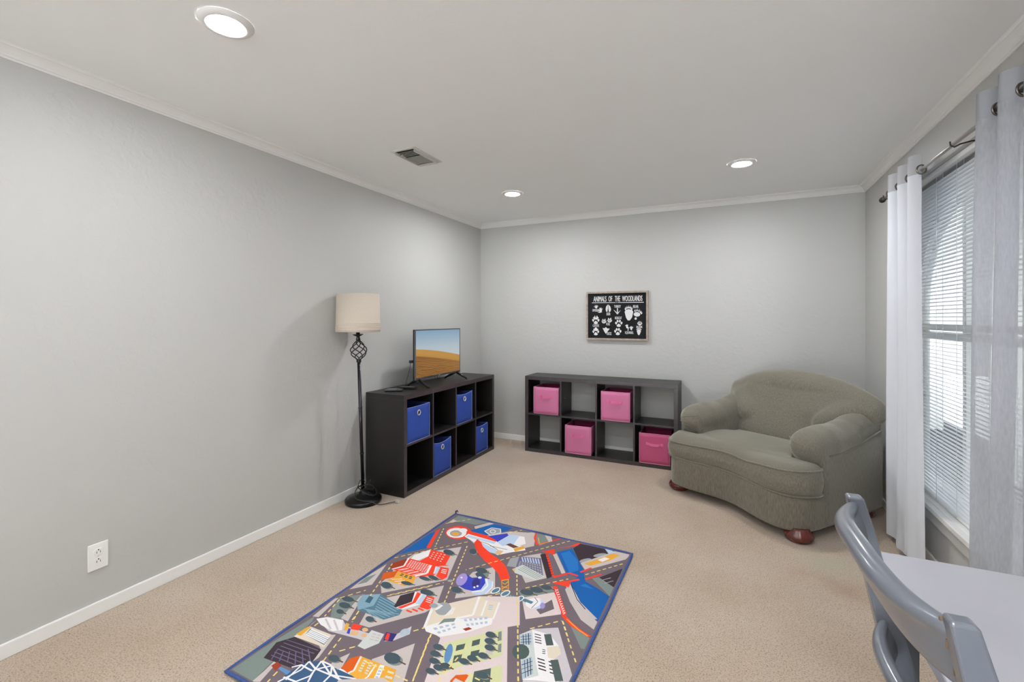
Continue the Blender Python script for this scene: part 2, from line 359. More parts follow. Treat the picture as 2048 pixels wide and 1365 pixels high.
# ------------------------------------------------------------------ cube shelves (local: x along the width, front at y=0, back at y=D)
def cube_shelf(label, loc, rz, Wd, H, D, back, group):
    t = thing('cube_shelf', label, 'shelf', loc, rz, group); o = .036; i_ = .016
    mm = [M_dark, M_darkedge]
    def board(name, x0, z0, x1, z1, y0=0, y1=D, bv=.0012):
        bm = B(); box(bm, x0, y0, z0, x1, y1, z1)
        bm.faces.ensure_lookup_table(); bm.faces[2].material_index = 1
        obj(name, bm, mm, t, bevel=bv)
    board('side_panel', 0, 0, o, H-o); board('side_panel', Wd-o, 0, Wd, H-o)
    board('top_board', 0, H-o, Wd, H); board('bottom_board', o, 0, Wd-o, o)
    cw = (Wd-2*o-3*i_)/4; ch = (H-2*o-i_)/2; xs = []
    for k in range(4):
        x = o+k*(cw+i_); xs.append(x)
        if k < 3: board('divider', x+cw, o, x+cw+i_, H-o, .001, D-.001, .0006)
    for k in range(4): pass
    bm = B()
    for k in range(4): box(bm, xs[k], .0015, o+ch, xs[k]+cw, D-.001, o+ch+i_)
    bm.faces.ensure_lookup_table()
    for k in range(4): bm.faces[k*6+2].material_index = 1
    obj('middle_shelf', bm, mm, t)
    if back:
        bm = B(); box(bm, o, D-.008, o, Wd-o, D-.003, H-o); obj('back_panel', bm, M_dark, t)
    return t, xs, cw, ch, o, i_
# along the left wall: width runs along y, front faces +x
tL, xsL, cwL, chL, oL, iL = cube_shelf('black-brown eight cube shelf along the left wall, under the television', (-2.212, 2.755, 0), PI/2, 1.452, .772, .376, True, 'eight cube shelves')
tB, xsB, cwB, chB, oB, iB = cube_shelf('black-brown eight cube shelf with an open back against the back wall, holding pink bins', (-1.897, 4.285, 0), 0, 1.479, .766, .316, False, 'eight cube shelves')
bm = B(); prism(bm, [(.005*math.cos(a), .005*math.sin(a)) for a in [2*PI*i/12 for i in range(12)]], 0, .0012, Matrix(((0,0,1,xsB[1]+.0001),(1,0,0,.11),(0,1,0,.55),(0,0,0,1))))
obj('screw_cap', bm, M_white, tB)

# storage bins (local: front at y=0, centre x, base z=0)
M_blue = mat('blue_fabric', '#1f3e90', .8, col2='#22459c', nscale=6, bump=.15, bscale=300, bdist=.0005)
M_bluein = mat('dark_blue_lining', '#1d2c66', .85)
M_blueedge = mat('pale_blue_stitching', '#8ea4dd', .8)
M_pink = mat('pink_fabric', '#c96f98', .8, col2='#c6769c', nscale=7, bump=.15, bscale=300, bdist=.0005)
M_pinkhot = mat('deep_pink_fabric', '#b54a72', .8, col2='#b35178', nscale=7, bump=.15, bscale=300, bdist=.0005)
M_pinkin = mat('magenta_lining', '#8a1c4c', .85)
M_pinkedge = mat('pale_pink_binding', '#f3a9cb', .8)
M_pinkh = mat('pink_handle_strap', '#d96c9b', .75)
def panel(bm, w_, h, th, M, sag, bow, mi=0, nx=10, nz=8):
    # fabric side: thin box grid with sagging top rim and slight bow
    rows = []
    for side in (0, 1):
        g = []
        for j in range(nz+1):
            r = []
            for i in range(nx+1):
                u = i/nx*2-1; v = j/nz
                z = v*(h-sag*(1-u*u)); y = -bow*(1-u*u)*math.sin(PI*min(1, v*1.1))+(th if side else 0)
                r.append(bm.verts.new(M @ Vector((u*w_/2, y, z))))
            g.append(r)
        rows.append(g)
    def q(a, b, c, d): f = bm.faces.new((a, b, c, d)); f.smooth = True; f.material_index = mi
    for s in (0, 1):
        for j in range(nz):
            for i in range(nx): q(rows[s][j][i], rows[s][j][i+1], rows[s][j+1][i+1], rows[s][j+1][i])
    for j in (0, nz):
        for i in range(nx): q(rows[0][j][i], rows[0][j][i+1], rows[1][j][i+1], rows[1][j][i])
    for i in (0, nx):
        for j in range(nz): q(rows[0][j][i], rows[0][j+1][i], rows[1][j+1][i], rows[1][j][i])
def make_bin(label, group, w_, h, d, kind, loc, rz, sag=.0, bow=.004, pink=None):
    t = thing('storage_bin', label, 'storage bin', loc, rz, group)
    mo, mi_, me = (M_blue, M_bluein, M_blueedge) if kind == 'blue' else (pink or M_pink, M_pinkin, M_pinkedge)
    th = .005; bm = B()
    panel(bm, w_, h, th, Matrix.Translation((0, 0, 0)), sag, bow)
    obj('front_panel', bm, mo, t)
    bm = B()
    panel(bm, w_, h, th, Matrix.Translation((0, d, 0)) @ Matrix.Rotation(PI, 4, 'Z'), sag, 0)
    panel(bm, d-2*th-.001, h, th, Matrix.Translation((-w_/2, d/2, 0)) @ Matrix.Rotation(-PI/2, 4, 'Z'), sag*.8, -.002)
    panel(bm, d-2*th-.001, h, th, Matrix.Translation((w_/2, d/2, 0)) @ Matrix.Rotation(PI/2, 4, 'Z'), sag*.8, -.002)
    box(bm, -w_/2+th, th, 0, w_/2-th, d-th, .004)
    obj('side_walls', bm, mo if kind == 'blue' else mo, t)
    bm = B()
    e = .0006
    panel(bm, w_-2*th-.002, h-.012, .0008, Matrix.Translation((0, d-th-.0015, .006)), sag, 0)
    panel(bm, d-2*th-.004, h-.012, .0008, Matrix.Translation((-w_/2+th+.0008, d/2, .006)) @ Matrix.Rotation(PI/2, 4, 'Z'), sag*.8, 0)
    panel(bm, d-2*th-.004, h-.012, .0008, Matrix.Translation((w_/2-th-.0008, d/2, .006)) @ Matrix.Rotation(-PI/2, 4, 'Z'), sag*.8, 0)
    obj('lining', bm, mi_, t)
    # binding round the front edge
    pts = []
    def fp(u, v): return (u*w_/2, -bow*(1-u*u)*math.sin(PI*min(1, v*1.1))-.0008, v*(h-sag*(1-u*u)))
    for i in range(11): pts.append(fp(-1+.2*i, .997))
    for j in range(1, 9): pts.append(fp(1*.995, 1-j/8*.995))
    for i in range(1, 11): pts.append(fp(.995-.199*i, .006))
    for j in range(1, 8): pts.append(fp(-.995, j/8))
    bm = B(); tube(bm, pts, .0016, 5, closed=True); obj('edge_binding', bm, me, t)
    if kind == 'blue':
        bm = B(); zc = h*.79; yb = fp(0, .79)[1]
        ring = [(.017*math.cos(a), yb-.002, zc+.019*math.sin(a)) for a in [2*PI*i/20 for i in range(20)]]
        tube(bm, ring, .0048, 8, closed=True); g = obj('grommet', bm, M_chrome, t)
        bm = B(); prism(bm, [(.0145*math.cos(a), .0165*math.sin(a)) for a in [2*PI*i/20 for i in range(20)]], 0, .001, Matrix(((1,0,0,0),(0,0,-1,yb-.0005),(0,1,0,zc),(0,0,0,1)))); obj('grommet_hole', bm, M_black, g)
    else:
        bm = B(); zc = h*.66; yb = fp(0, .66)[1]; hw = .058
        N = 14; a_ = []; b_ = []
        for i in range(N+1):
            u = i/N*2-1; y = yb+.004-.022*(1-u**4) if abs(u) < .999 else yb+.002
            dz = -.006*(1-u*u)
            a_.append((u*hw, y, zc+dz+.0115)); b_.append((u*hw, y, zc+dz-.0115))
        rings = [[(a_[i]), (a_[i][0], a_[i][1]+.003, a_[i][2]), (b_[i][0], b_[i][1]+.003, b_[i][2]), b_[i]] for i in range(N+1)]
        loft(bm, rings); hd = obj('handle', bm, M_pinkh, t)
        for p in hd.data.polygons: p.use_smooth = False
        for s in (-1, 1):
            bm = B(); box(bm, s*(hw+.006)-.011, yb-.002, zc-.012, s*(hw+.006)+.011, yb+.002, zc+.012)
            obj('handle_tab', bm, M_pinkh, hd)
    return t
zb = [oL+.0005, oL+chL+iL+.0005]
def leftbin(k, row, label, w_, h, off, sag, tilt=0, inset=.006):
    y = 2.755+xsL[k]+cwL/2+off
    make_bin(label, 'blue storage bins', w_, h, .30, 'blue', (-2.212-inset, y, zb[row]), PI/2+tilt, sag)
leftbin(0, 1, 'blue fabric bin with grommet, upper row nearest the floor lamp', .292, .275, -.018, .004)
leftbin(2, 1, 'blue fabric bin with grommet, upper row under the television', .275, .275, -.028, .016)
leftbin(1, 0, 'blue fabric bin with sagging rim, bottom row nearest the floor lamp', .262, .282, -.038, .020)
leftbin(3, 0, 'blue fabric bin at the far end of the bottom row, nearest the room corner', .235, .27, -.05, .012)
zb2 = [oB+.0005, oB+chB+iB+.0005]
def backbin(k, row, label, w_, h, off, inset, pink=None, rz=0):
    x = -1.897+xsB[k]+cwB/2+off
    make_bin(label, 'pink storage bins', w_, h, .27, 'pink', (x, 4.285+inset, zb2[row]), rz, 0, .003, pink)
backbin(0, 1, 'pink fabric bin in the top left cube', .262, .270, .018, .008)
backbin(2, 1, 'pink fabric bin in the upper row, second from the right end', .268, .272, .005, .002)
backbin(1, 0, 'pink fabric bin in the bottom row, left of the empty cube', .260, .272, .0, -.004)
backbin(3, 0, 'deep pink fabric bin in the bottom row, partly behind the armchair', .268, .272, .004, .0, M_pinkhot)

# two white knobs in the far top cube of the left shelf
for z, lab in ((.672, 'upper small white plastic knob in the far top cube of the left shelf'), (.588, 'lower small white plastic knob in the far top cube of the left shelf')):
    y = 2.755+xsL[3]
    t = thing('plastic_knob', lab, 'knob', (-2.26, y, z), group='white plastic knobs')
    bm = B(); lathe(bm, [(.004, 0), (.012, .003), (.016, .010), (.015, .018), (.008, .022)], n=18, M=Matrix.Translation((0, .010, 0)) @ Matrix.Rotation(-PI/2, 4, 'X')); obj('cap', bm, M_white, t)
    bm = B(); tube(bm, [(0, 0, 0), (0, .012, 0)], .005, 8); tube(bm, [(0, .014, -.012), (0, .008, -.03), (0, .002, -.04)], .004, 8); obj('stem', bm, M_white, t)

# ------------------------------------------------------------------ floor lamp
t = thing('floor_lamp', 'black metal floor lamp with twisted basket and cream drum shade beside the left shelf', 'lamp', (-2.447, 2.580, 0))
bm = B(); lathe(bm, [(.100, 0), (.128, .001), (.131, .010), (.131, .026), (.124, .033), (.104, .035), (.098, .043), (.074, .047), (.058, .056), (.034, .062), (.030, .075), (.020, .080), (.014, .095)], n=48); obj('base', bm, M_blackmetal, t, smooth=False)
lean = Vector((-.003, -.052, 1.27)).normalized()
def lp(s): return lean*s
def lathe_on(bm, prof, n=24):
    q = Vector((0, 0, 1)).rotation_difference(lean).to_matrix().to_4x4(); lathe(bm, prof, n=n, M=q)
bm = B(); tube(bm, [lp(.08), lp(1.045)], .0125, 14)
for s in (.36, .70): lathe_on(bm, [(.0125, s-.006), (.0150, s-.003), (.0150, s+.003), (.0125, s+.006)])
lathe_on(bm, [(.0125, 1.030), (.017, 1.036), (.017, 1.050), (.010, 1.058)])
obj('pole', bm, M_blackmetal, t)
bm = B(); lathe_on(bm, [(.010, 1.190), (.017, 1.198), (.013, 1.212), (.012, 1.222), (.036, 1.234), (.038, 1.238), (.014, 1.236), (.013, 1.30)])
obj('socket_stem', bm, M_blackmetal, t)
q = Vector((0, 0, 1)).rotation_difference(lean).to_matrix()
bm = B()
for k in range(6):
    pts = []
    for i in range(25):
        u = i/24; r = .010+.048*math.sin(PI*u**.85)**1.15; a = 2*PI*k/6+u*2*PI*.55
        pts.append(q @ Vector((r*math.cos(a), r*math.sin(a), 1.052+.145*u)))
    tube(bm, pts, .0038, 7)
obj('twisted_basket', bm, M_blackmetal, t)
M_shade = mat('cream_linen', '#c0b5a6', .9, col2='#c6bbad', nscale=60, stretch=(1, 1, 8), bump=.2, bscale=350, bdist=.0006)
bm = B(); pr = [(.1545, 1.255), (.1565, 1.256), (.1563, 1.271), (.1578, 1.273), (.1562, 1.275), (.156, 1.286), (.1575, 1.288), (.1558, 1.290), (.1555, 1.300), (.157, 1.302), (.1553, 1.304), (.155, 1.315), (.156, 1.317), (.1545, 1.319), (.1495, 1.530), (.1475, 1.530), (.1525, 1.255)]
rings = [[(r*math.cos(2*PI*i/56), -.052+r*math.sin(2*PI*i/56), z) for i in range(56)] for r, z in pr]
loft(bm, rings+[rings[0]], cap=False); sh = obj('lamp_shade', bm, M_shade, t)
bm = B(); tube(bm, [(0, -.052, 1.30), (0, -.052, 1.34)], .012, 10); ball(bm, (0, -.052, 1.385), .030, .030, .045); obj('bulb', bm, mat('frosted_bulb', '#e9e6df', .4), t)
bm = B()
for a in (0, 2*PI/3, 4*PI/3): tube(bm, [(.012*math.cos(a), -.052+.012*math.sin(a), 1.302), (.152*math.cos(a), -.052+.152*math.sin(a), 1.302)], .0018, 6)
obj('shade_spider', bm, M_blackmetal, t)
# cord: loops on the base then runs to the shelf
bm = B(); pts = []
for i in range(70):
    u = i/69; a = u*2*PI*2.6+1.2; r = .030+.055*u
    pts.append((.03+r*math.cos(a)*.9, .0+r*math.sin(a)*1.1, .100+.035*math.sin(a*1.3+.5)+.03*(1-u)-.03*u))
for i in range(1, 15):
    u = i/14; s0 = pts[69]; pts.append((s0[0]+(.235-s0[0])*u, s0[1]+(.085-s0[1])*u-.04*math.sin(PI*u), max(.010, s0[2]*(1-u*1.6))))
def zb_(x, y):
    r = math.hypot(x, y); return .092 if r < .035 else .066 if r < .078 else .052 if r < .106 else .045 if r < .142 else .006
zz_ = [max(p[2], zb_(p[0], p[1])) for p in pts]
for _ in range(3): zz_ = [max((zz_[max(i-1, 0)]+zz_[i]+zz_[min(i+1, len(zz_)-1)])/3, zb_(*pts[i][:2])-.002) for i in range(len(zz_))]
pts = [(p[0], p[1], z) for p, z in zip(pts, zz_)]
tube(bm, pts, .0032, 7)
tube(bm, [(.005+.034*math.cos(a), -.02+.010*math.sin(a), .13+.034*math.sin(a)) for a in [2*PI*i/24 for i in range(24)]], .003, 6, closed=True)
co = obj('power_cord', bm, mat('dark_cord', '#2b2724', .5), t)
bm = B(); box(bm, .232, .075, .004, .262, .093, .022); obj('plug', bm, mat('grey_plug', '#b9b9b4', .5), co, bevel=.003)

# ------------------------------------------------------------------ television
TZ = .772
t = thing('television', 'small flat television showing desert dunes on top of the left shelf', 'television', (-2.392, 3.460, TZ))
hw, z0, z1 = .352, .062, .486
bm = B(); box(bm, -.012, -hw, z0, .010, hw, z1); box(bm, -.045, -hw+.06, z0+.02, -.012, hw-.06, z1-.14); obj('housing', bm, M_black, t, bevel=.003)
bm = B(); b0 = .009
for (a, c, d, e) in ((-hw, z0, hw, z0+.016), (-hw, z1-b0, hw, z1), (-hw, z0+.016, -hw+b0, z1-b0), (hw-b0, z0+.016, hw, z1-b0)): box(bm, .010, a, c, .0135, d, e)
obj('bezel', bm, mat('tv_bezel', '#4a4c50', .3, .3), t, bevel=.001)
# procedural dune picture
sm = bpy.data.materials.new('desert_picture'); sm.use_nodes = True; n = sm.node_tree.nodes; l = sm.node_tree.links; n.clear()
uv = n.new('ShaderNodeUVMap'); sx = n.new('ShaderNodeSeparateXYZ'); l.new(uv.outputs[0], sx.inputs[0])
def math_(op, a, b=None, c=None):
    m = n.new('ShaderNodeMath'); m.operation = op
    for i, v in enumerate((a, b, c)):
        if v is None: continue
        if isinstance(v, (int, float)): m.inputs[i].default_value = v
        else: l.new(v, m.inputs[i])
    return m.outputs[0]
U, V = sx.outputs[0], sx.outputs[1]
def ramp(v, e):
    r = n.new('ShaderNodeValToRGB'); el = r.color_ramp.elements
    while len(el) < len(e): el.new(.5)
    for i, (p, c) in enumerate(e): el[i].position = p; el[i].color = lin(c)
    l.new(v, r.inputs[0]); return r.outputs[0]
def mixc(f, a, b):
    m = n.new('ShaderNodeMix'); m.data_type = 'RGBA'; l.new(f, m.inputs[0]); l.new(a, m.inputs[6]); l.new(b, m.inputs[7]); return m.outputs[2]
sky = ramp(V, [(.35, '#c3cbce'), (.62, '#b4c3cc'), (1, '#86a6bf')])
u13 = math_('POWER', U, 1.4)
ridge = math_('SUBTRACT', .605, math_('MULTIPLY', u13, .225))
low = math_('SUBTRACT', .46, math_('MULTIPLY', math_('POWER', U, 1.2), .235))
nz = n.new('ShaderNodeTexNoise'); nz.inputs['Scale'].default_value = 60; l.new(uv.outputs[0], nz.inputs[0])
dune = ramp(math_('MULTIPLY_ADD', nz.outputs[0], .25, math_('SUBTRACT', V, low)), [(0, '#a2763a'), (.2, '#c3924a'), (.4, '#b98b48')])
wv = n.new('ShaderNodeTexWave'); wv.wave_type = 'BANDS'; wv.bands_direction = 'Y'; wv.inputs['Scale'].default_value = 1.0; wv.inputs['Distortion'].default_value = 5; wv.inputs['Detail'].default_value = 2; wv.inputs['Detail Scale'].default_value = 1.4
cx = n.new('ShaderNodeCombineXYZ'); l.new(math_('MULTIPLY', U, 1.5), cx.inputs[0])
l.new(math_('MULTIPLY', math_('POWER', math_('ADD', math_('MULTIPLY', V, 1.0), math_('MULTIPLY', U, .06)), .45), 9.0), cx.inputs[1]); l.new(cx.outputs[0], wv.inputs[0])
rip = ramp(wv.outputs[0], [(.15, '#5a3a20'), (.45, '#96693a'), (.8, '#b07f46')])
flat = ramp(V, [(0, '#a87a44'), (.45, '#8a5c2e')])
depth = math_('DIVIDE', math_('SUBTRACT', low, V), .28)
cl = n.new('ShaderNodeClamp'); l.new(depth, cl.inputs[0])
sand = mixc(cl.outputs[0], flat, rip)
def stp(a, b):
    m = n.new('ShaderNodeMapRange'); m.inputs[1].default_value = -.004; m.inputs[2].default_value = .004; l.new(math_('SUBTRACT', a, b), m.inputs[0]); return m.outputs[0]
c1 = mixc(stp(V, low), sand, dune); c2 = mixc(stp(V, ridge), c1, sky)
em = n.new('ShaderNodeEmission'); em.inputs[1].default_value = .60; l.new(c2, em.inputs[0])
gl = n.new('ShaderNodeBsdfGlossy'); gl.inputs['Roughness'].default_value = .15; gl.inputs[0].default_value = (.03, .03, .03, 1)
ad = n.new('ShaderNodeAddShader'); l.new(em.outputs[0], ad.inputs[0]); l.new(gl.outputs[0], ad.inputs[1])
oo = n.new('ShaderNodeOutputMaterial'); l.new(ad.outputs[0], oo.inputs[0])
bm = B(); vs = box(bm, .0100, -hw+b0, z0+.016, .0112, hw-b0, z1-b0)
ul = bm.loops.layers.uv.new('UVMap')
for f in bm.faces:
    for lo in f.loops: lo[ul].uv = ((lo.vert.co.y+hw-b0)/(2*(hw-b0)), (lo.vert.co.z-z0-.016)/(z1-z0-b0-.016))
obj('screen', bm, sm, t)
bm = B(); box(bm, .0135, -.012, z0+.004, .0140, .012, z0+.010); obj('maker_badge', bm, mat('badge_grey', '#9a9ca0', .4), t)
for s in (-1, 1):
    bm = B(); y = s*(hw-.055)
    for e_ in (-1, 1):
        p0 = Vector((0, y, z0+.004)); p1 = Vector((e_*.115, y+e_*0.012*s, .0075))
        M_ = Matrix.Translation(p0); d = p1-p0
        tube(bm, [p0-d*.02, p0+d*.5, p1], [.013, .012, .008], 6)
        box(bm, p1.x-.012, p1.y-.006, 0, p1.x+.012, p1.y+.006, .004)
    obj('foot', bm, M_black, t)
bm = B(); box(bm, -.048, -hw-.006, .205, -.020, -hw+.055, .228); st_ = obj('streaming_stick', bm, M_black, t, bevel=.002)
bm = B(); tube(bm, [(-.034, -hw+.0, .205), (-.036, -hw-.012, .15), (-.040, -hw-.045, .07), (-.045, -hw-.055, .006), (-.07, -hw-.06, .004)], .0018, 6); obj('cable', bm, M_black, st_)
bm = B()
for y in (-.03, .01): tube(bm, [(-.02, y, z0+.01), (-.02, y+.01, z0-.018), (-.02, y+.03, z0-.03), (-.02, y+.05, z0-.01), (-.02, y+.06, z0+.01)], .0018, 6)
obj('cable_loop', bm, M_black, t)

# remotes
def remote(label, x, y, rz, L, z=0, tilt=0):
    t = thing('remote_control', label, 'remote control', (x, y, TZ+.0005+z), rz, 'remote controls on the left shelf')
    bm = B(); box(bm, -.021, -L/2, 0, .021, L/2, .017, Matrix.Rotation(tilt, 4, 'X')); obj('case', bm, M_black, t, bevel=.004)
    bm = B(); 
    for i in range(8):
        for j in range(3): box(bm, -.013+j*.010, -L/2+.02+i*(L-.04)/8, .0168, -.007+j*.010, -L/2+.027+i*(L-.04)/8, .0182, Matrix.Rotation(tilt, 4, 'X'))
    obj('buttons', bm, mat('pale_buttons', '#8a8c8e', .5), t)
remote('black remote control lying nearest the floor lamp', -2.430, 2.900, math.radians(-64), .145)
remote('black remote control with rows of pale buttons, closer to the near television foot', -2.402, 3.034, math.radians(-70), .150)

# ------------------------------------------------------------------ framed sign
t = thing('framed_sign', 'wood framed black sign of white woodland animal tracks on the back wall', 'wall sign', (-1.032, YB-.001, 1.380))
SW, SH = .618, .490
M_wood = mat('weathered_wood', '#8f8175', .7, col2='#a89a8c', nscale=9, stretch=(3, 3, 3), bump=.3, bscale=80)
for (name, a) in (('frame_rail', (-SW/2, SH/2-.018, SW/2, SH/2)), ('frame_rail', (-SW/2, -SH/2, SW/2, -SH/2+.018)), ('frame_stile', (-SW/2, -SH/2+.018, -SW/2+.018, SH/2-.018)), ('frame_stile', (SW/2-.018, -SH/2+.018, SW/2, SH/2-.018))):
    bm = B(); box(bm, a[0], -.034, a[1], a[2], 0, a[3]); obj(name, bm, M_wood, t, bevel=.001)
bm = B(); box(bm, -SW/2+.018, -.016, -SH/2+.018, SW/2-.018, -.004, SH/2-.018); obj('board', bm, mat('chalkboard_black', '#111213', .8, col2='#17181a', nscale=40, spec=.2), t)
M_ink = mat('white_ink', '#dedede', .7)
def text_geo(s, off=.0):
    cu = bpy.data.curves.new('t', 'FONT'); cu.body = s; cu.size = 1; cu.offset = off; cu.resolution_u = 3
    o = bpy.data.objects.new('t', cu); C.objects.link(o); dg = bpy.context.evaluated_depsgraph_get(); dg.update()
    me = bpy.data.meshes.new_from_object(o.evaluated_get(dg)); vs = [v.co.copy() for v in me.vertices]; fs = [tuple(p.vertices) for p in me.polygons]
    bpy.data.objects.remove(o); bpy.data.curves.remove(cu); bpy.data.meshes.remove(me); return vs, fs
SY = -.0164
def word(bm, s, x0, x1, zb_, zt, off=0, dy=0):
    vs, fs = text_geo(s, off); ax = min(v.x for v in vs); bx = max(v.x for v in vs); az = min(v.y for v in vs); bz = max(v.y for v in vs)
    V_ = [bm.verts.new((x0+(v.x-ax)/(bx-ax)*(x1-x0), SY-dy, zb_+(v.y-az)/(bz-az)*(zt-zb_))) for v in vs]
    for f in fs:
        try: bm.faces.new([V_[i] for i in f])
        except ValueError: pass
# positions measured on the board face: pixel grid 1300 x 1000 of the sign
def sx_(px): return -SW/2+(px-232)/1300*SW
def sz_(py): return SH/2-(py-145)/1010*SH
def put_word(s, a, b_, c, d, th):
    bm = B()
    for k_, o_ in enumerate((-th, 0, th)): word(bm, s, sx_(a)+o_, sx_(b_)+o_, sz_(c), sz_(d), 0, k_*.00002)
    obj('lettering', bm, M_ink, t)
for s, a, b_, c, d in (('ANIMALS', 385, 665, 352, 240), ('OF', 712, 790, 352, 240), ('THE', 845, 955, 352, 240), ('WOODLANDS', 1000, 1412, 352, 240)):
    put_word(s, a, b_, c, d, .0009)
for s, a, b_, c, d in (('OPOSSUM', 362, 505, 560, 508), ('DEER', 668, 750, 640, 585), ('TURKEY', 832, 970, 483, 430), ('BEAR', 1228, 1335, 492, 435), ('COYOTE', 368, 505, 885, 832), ('FOX', 665, 740, 850, 795), ('BOBCAT', 850, 990, 722, 668), ('DUCK', 675, 775, 1050, 990), ('SQUIRREL', 1058, 1235, 1030, 970), ('SKUNK', 1290, 1415, 900, 855)):
    put_word(s, a, b_, c, d, .0006)
bm = None
lay = [0]
def track(name):
    global bm
    if bm is not None: obj('animal_track', bm, M_ink, t)
    bm = B() if name else None
def poly(pts):
    lay[0] += 1; y = SY-.00002*(lay[0] % 9)
    vs = [bm.verts.new((sx_(p[0]), y, sz_(p[1]))) for p in pts]
    f = bm.faces.new(vs)
def ell(x, y, rx, ry, rot=0, n_=16):
    r = math.radians(rot); poly([(x+rx*math.cos(a)*math.cos(r)-ry*math.sin(a)*math.sin(r), y+rx*math.cos(a)*math.sin(r)+ry*math.sin(a)*math.cos(r)) for a in [2*PI*i/n_ for i in range(n_)]])
def toe(x, y, dx, dy, w_=10):
    L_ = math.hypot(dx, dy); nx, ny = -dy/L_*w_, dx/L_*w_; poly([(x-nx*.6, y-ny*.6), (x+nx*.6, y+ny*.6), (x+dx*.6+nx, y+dy*.6+ny), (x+dx, y+dy), (x+dx*.6-nx, y+dy*.6-ny)])
track('rule')
poly([(348, 368), (860, 371), (860, 382), (348, 379)]); poly([(905, 371), (1442, 373), (1442, 385), (905, 382)]); ell(882, 376, 9, 7)
# opossum
track('x')
ell(445, 475, 24, 20)
for a in (-165, -130, -95, -60, -30): toe(445, 470, 58*math.cos(math.radians(a)), 58*math.sin(math.radians(a)), 7)
ell(540, 535, 30, 36, 10); 
for a in (-120, -95, -70, -35, 175): toe(540, 530, 62*math.cos(math.radians(a)), 60*math.sin(math.radians(a)), 8)
poly([(470, 570), (540, 560), (580, 570), (520, 588)])
# deer
track('x')
poly([(698, 412), (660, 455), (648, 515), (660, 560), (685, 572), (697, 500)]); poly([(706, 412), (748, 455), (765, 515), (752, 560), (722, 572), (708, 500)])
# turkey
track('x')
poly([(890, 490), (910, 490), (912, 600), (890, 600)]); poly([(820, 528), (900, 622), (970, 528), (972, 545), (902, 625), (895, 600)][0:1]+[(838, 535), (898, 595), (898, 625)]); poly([(972, 528), (902, 595), (902, 625)])
# bear
track('x')
poly([(1050, 570), (1075, 530), (1130, 515), (1200, 528), (1228, 570), (1205, 680), (1160, 745), (1115, 745), (1080, 690)])
for x, y in ((1068, 510), (1100, 487), (1135, 480), (1168, 487), (1198, 508)): ell(x, y, 15, 22); toe(x, y-18, 0, -28, 4)
track('x'); ell(1303, 622, 66, 46, 5); ell(1278, 708, 23, 25, 20)
for x, y, a in ((1265, 552, 0), (1305, 543, 5), (1345, 553, 15), (1375, 578, 30), (1395, 602, 40)): ell(x, y, 14, 20, a); toe(x, y-14, 8, -26, 4)
# coyote and bobcat
track('x')
def paw(x, y, s, claws=False):
    ell(x, y+34*s, 46*s, 26*s); ell(x, y+10*s, 22*s, 20*s)
    for dx, dy, r in ((-58, -22, -15), (-24, -62, -5), (24, -62, 5), (58, -22, 15)): ell(x+dx*s, y+dy*s, 20*s, 30*s, r)
    if claws:
        for dx in (-50, -20, 20, 50): toe(x+dx*s, y-80*s+abs(dx)*.4*s, dx*.1*s, -34*s, 6*s)
paw(435, 765, 1.0, True); poly([(385, 700), (415, 640), (435, 700), (460, 640), (495, 705), (435, 725)]); track('x'); paw(435, 1005, .92, True); poly([(385, 950), (425, 890), (455, 900), (488, 952), (435, 965)])
track('x'); paw(928, 822, .98); track('x'); paw(908, 992, .96)
# fox
track('x')
for cx_, cy_ in ((612, 765), (735, 745)):
    poly([(cx_-45, cy_-25), (cx_-30, cy_+10), (cx_, cy_+20), (cx_+30, cy_+5), (cx_+48, cy_-25), (cx_+50, cy_+15), (cx_+15, cy_+42), (cx_-20, cy_+42), (cx_-48, cy_+15)])
    ell(cx_-18, cy_-20, 13, 32, -15); ell(cx_+18, cy_-22, 13, 34, 18)
# duck
track('x')
poly([(582, 905), (625, 910), (655, 885), (685, 915), (735, 918), (700, 965), (665, 1010), (655, 1030), (620, 980)])
# squirrel
track('x')
poly([(1085, 880), (1120, 870), (1138, 900), (1125, 960), (1112, 965), (1118, 910), (1085, 905)]); ell(1100, 875, 20, 20)
for a in (-150, -120, -90, -60): toe(1100, 870, 48*math.cos(math.radians(a)), 48*math.sin(math.radians(a)), 8)
ell(1188, 915, 20, 24)
for a in (-160, -120, -90, -55, -20, 80): toe(1188, 905, 50*math.cos(math.radians(a)), 50*math.sin(math.radians(a)), 7)
# skunk
track('x')
ell(1360, 828, 30, 22)
for dx, dy in ((-38, 0), (-24, -22), (0, -32), (24, -22), (40, 0)): ell(1360+dx, 812+dy, 10, 13); toe(1360+dx, 800+dy, dx*.15, -18, 4)
track('x'); poly([(1300, 960), (1320, 935), (1345, 925), (1375, 940), (1385, 965), (1360, 1030), (1340, 1048), (1320, 1025)])
for dx, dy in ((-40, -5), (-22, -20), (0, -26), (24, -20), (42, -5)): ell(1343+dx, 935+dy, 9, 14)
track(None)

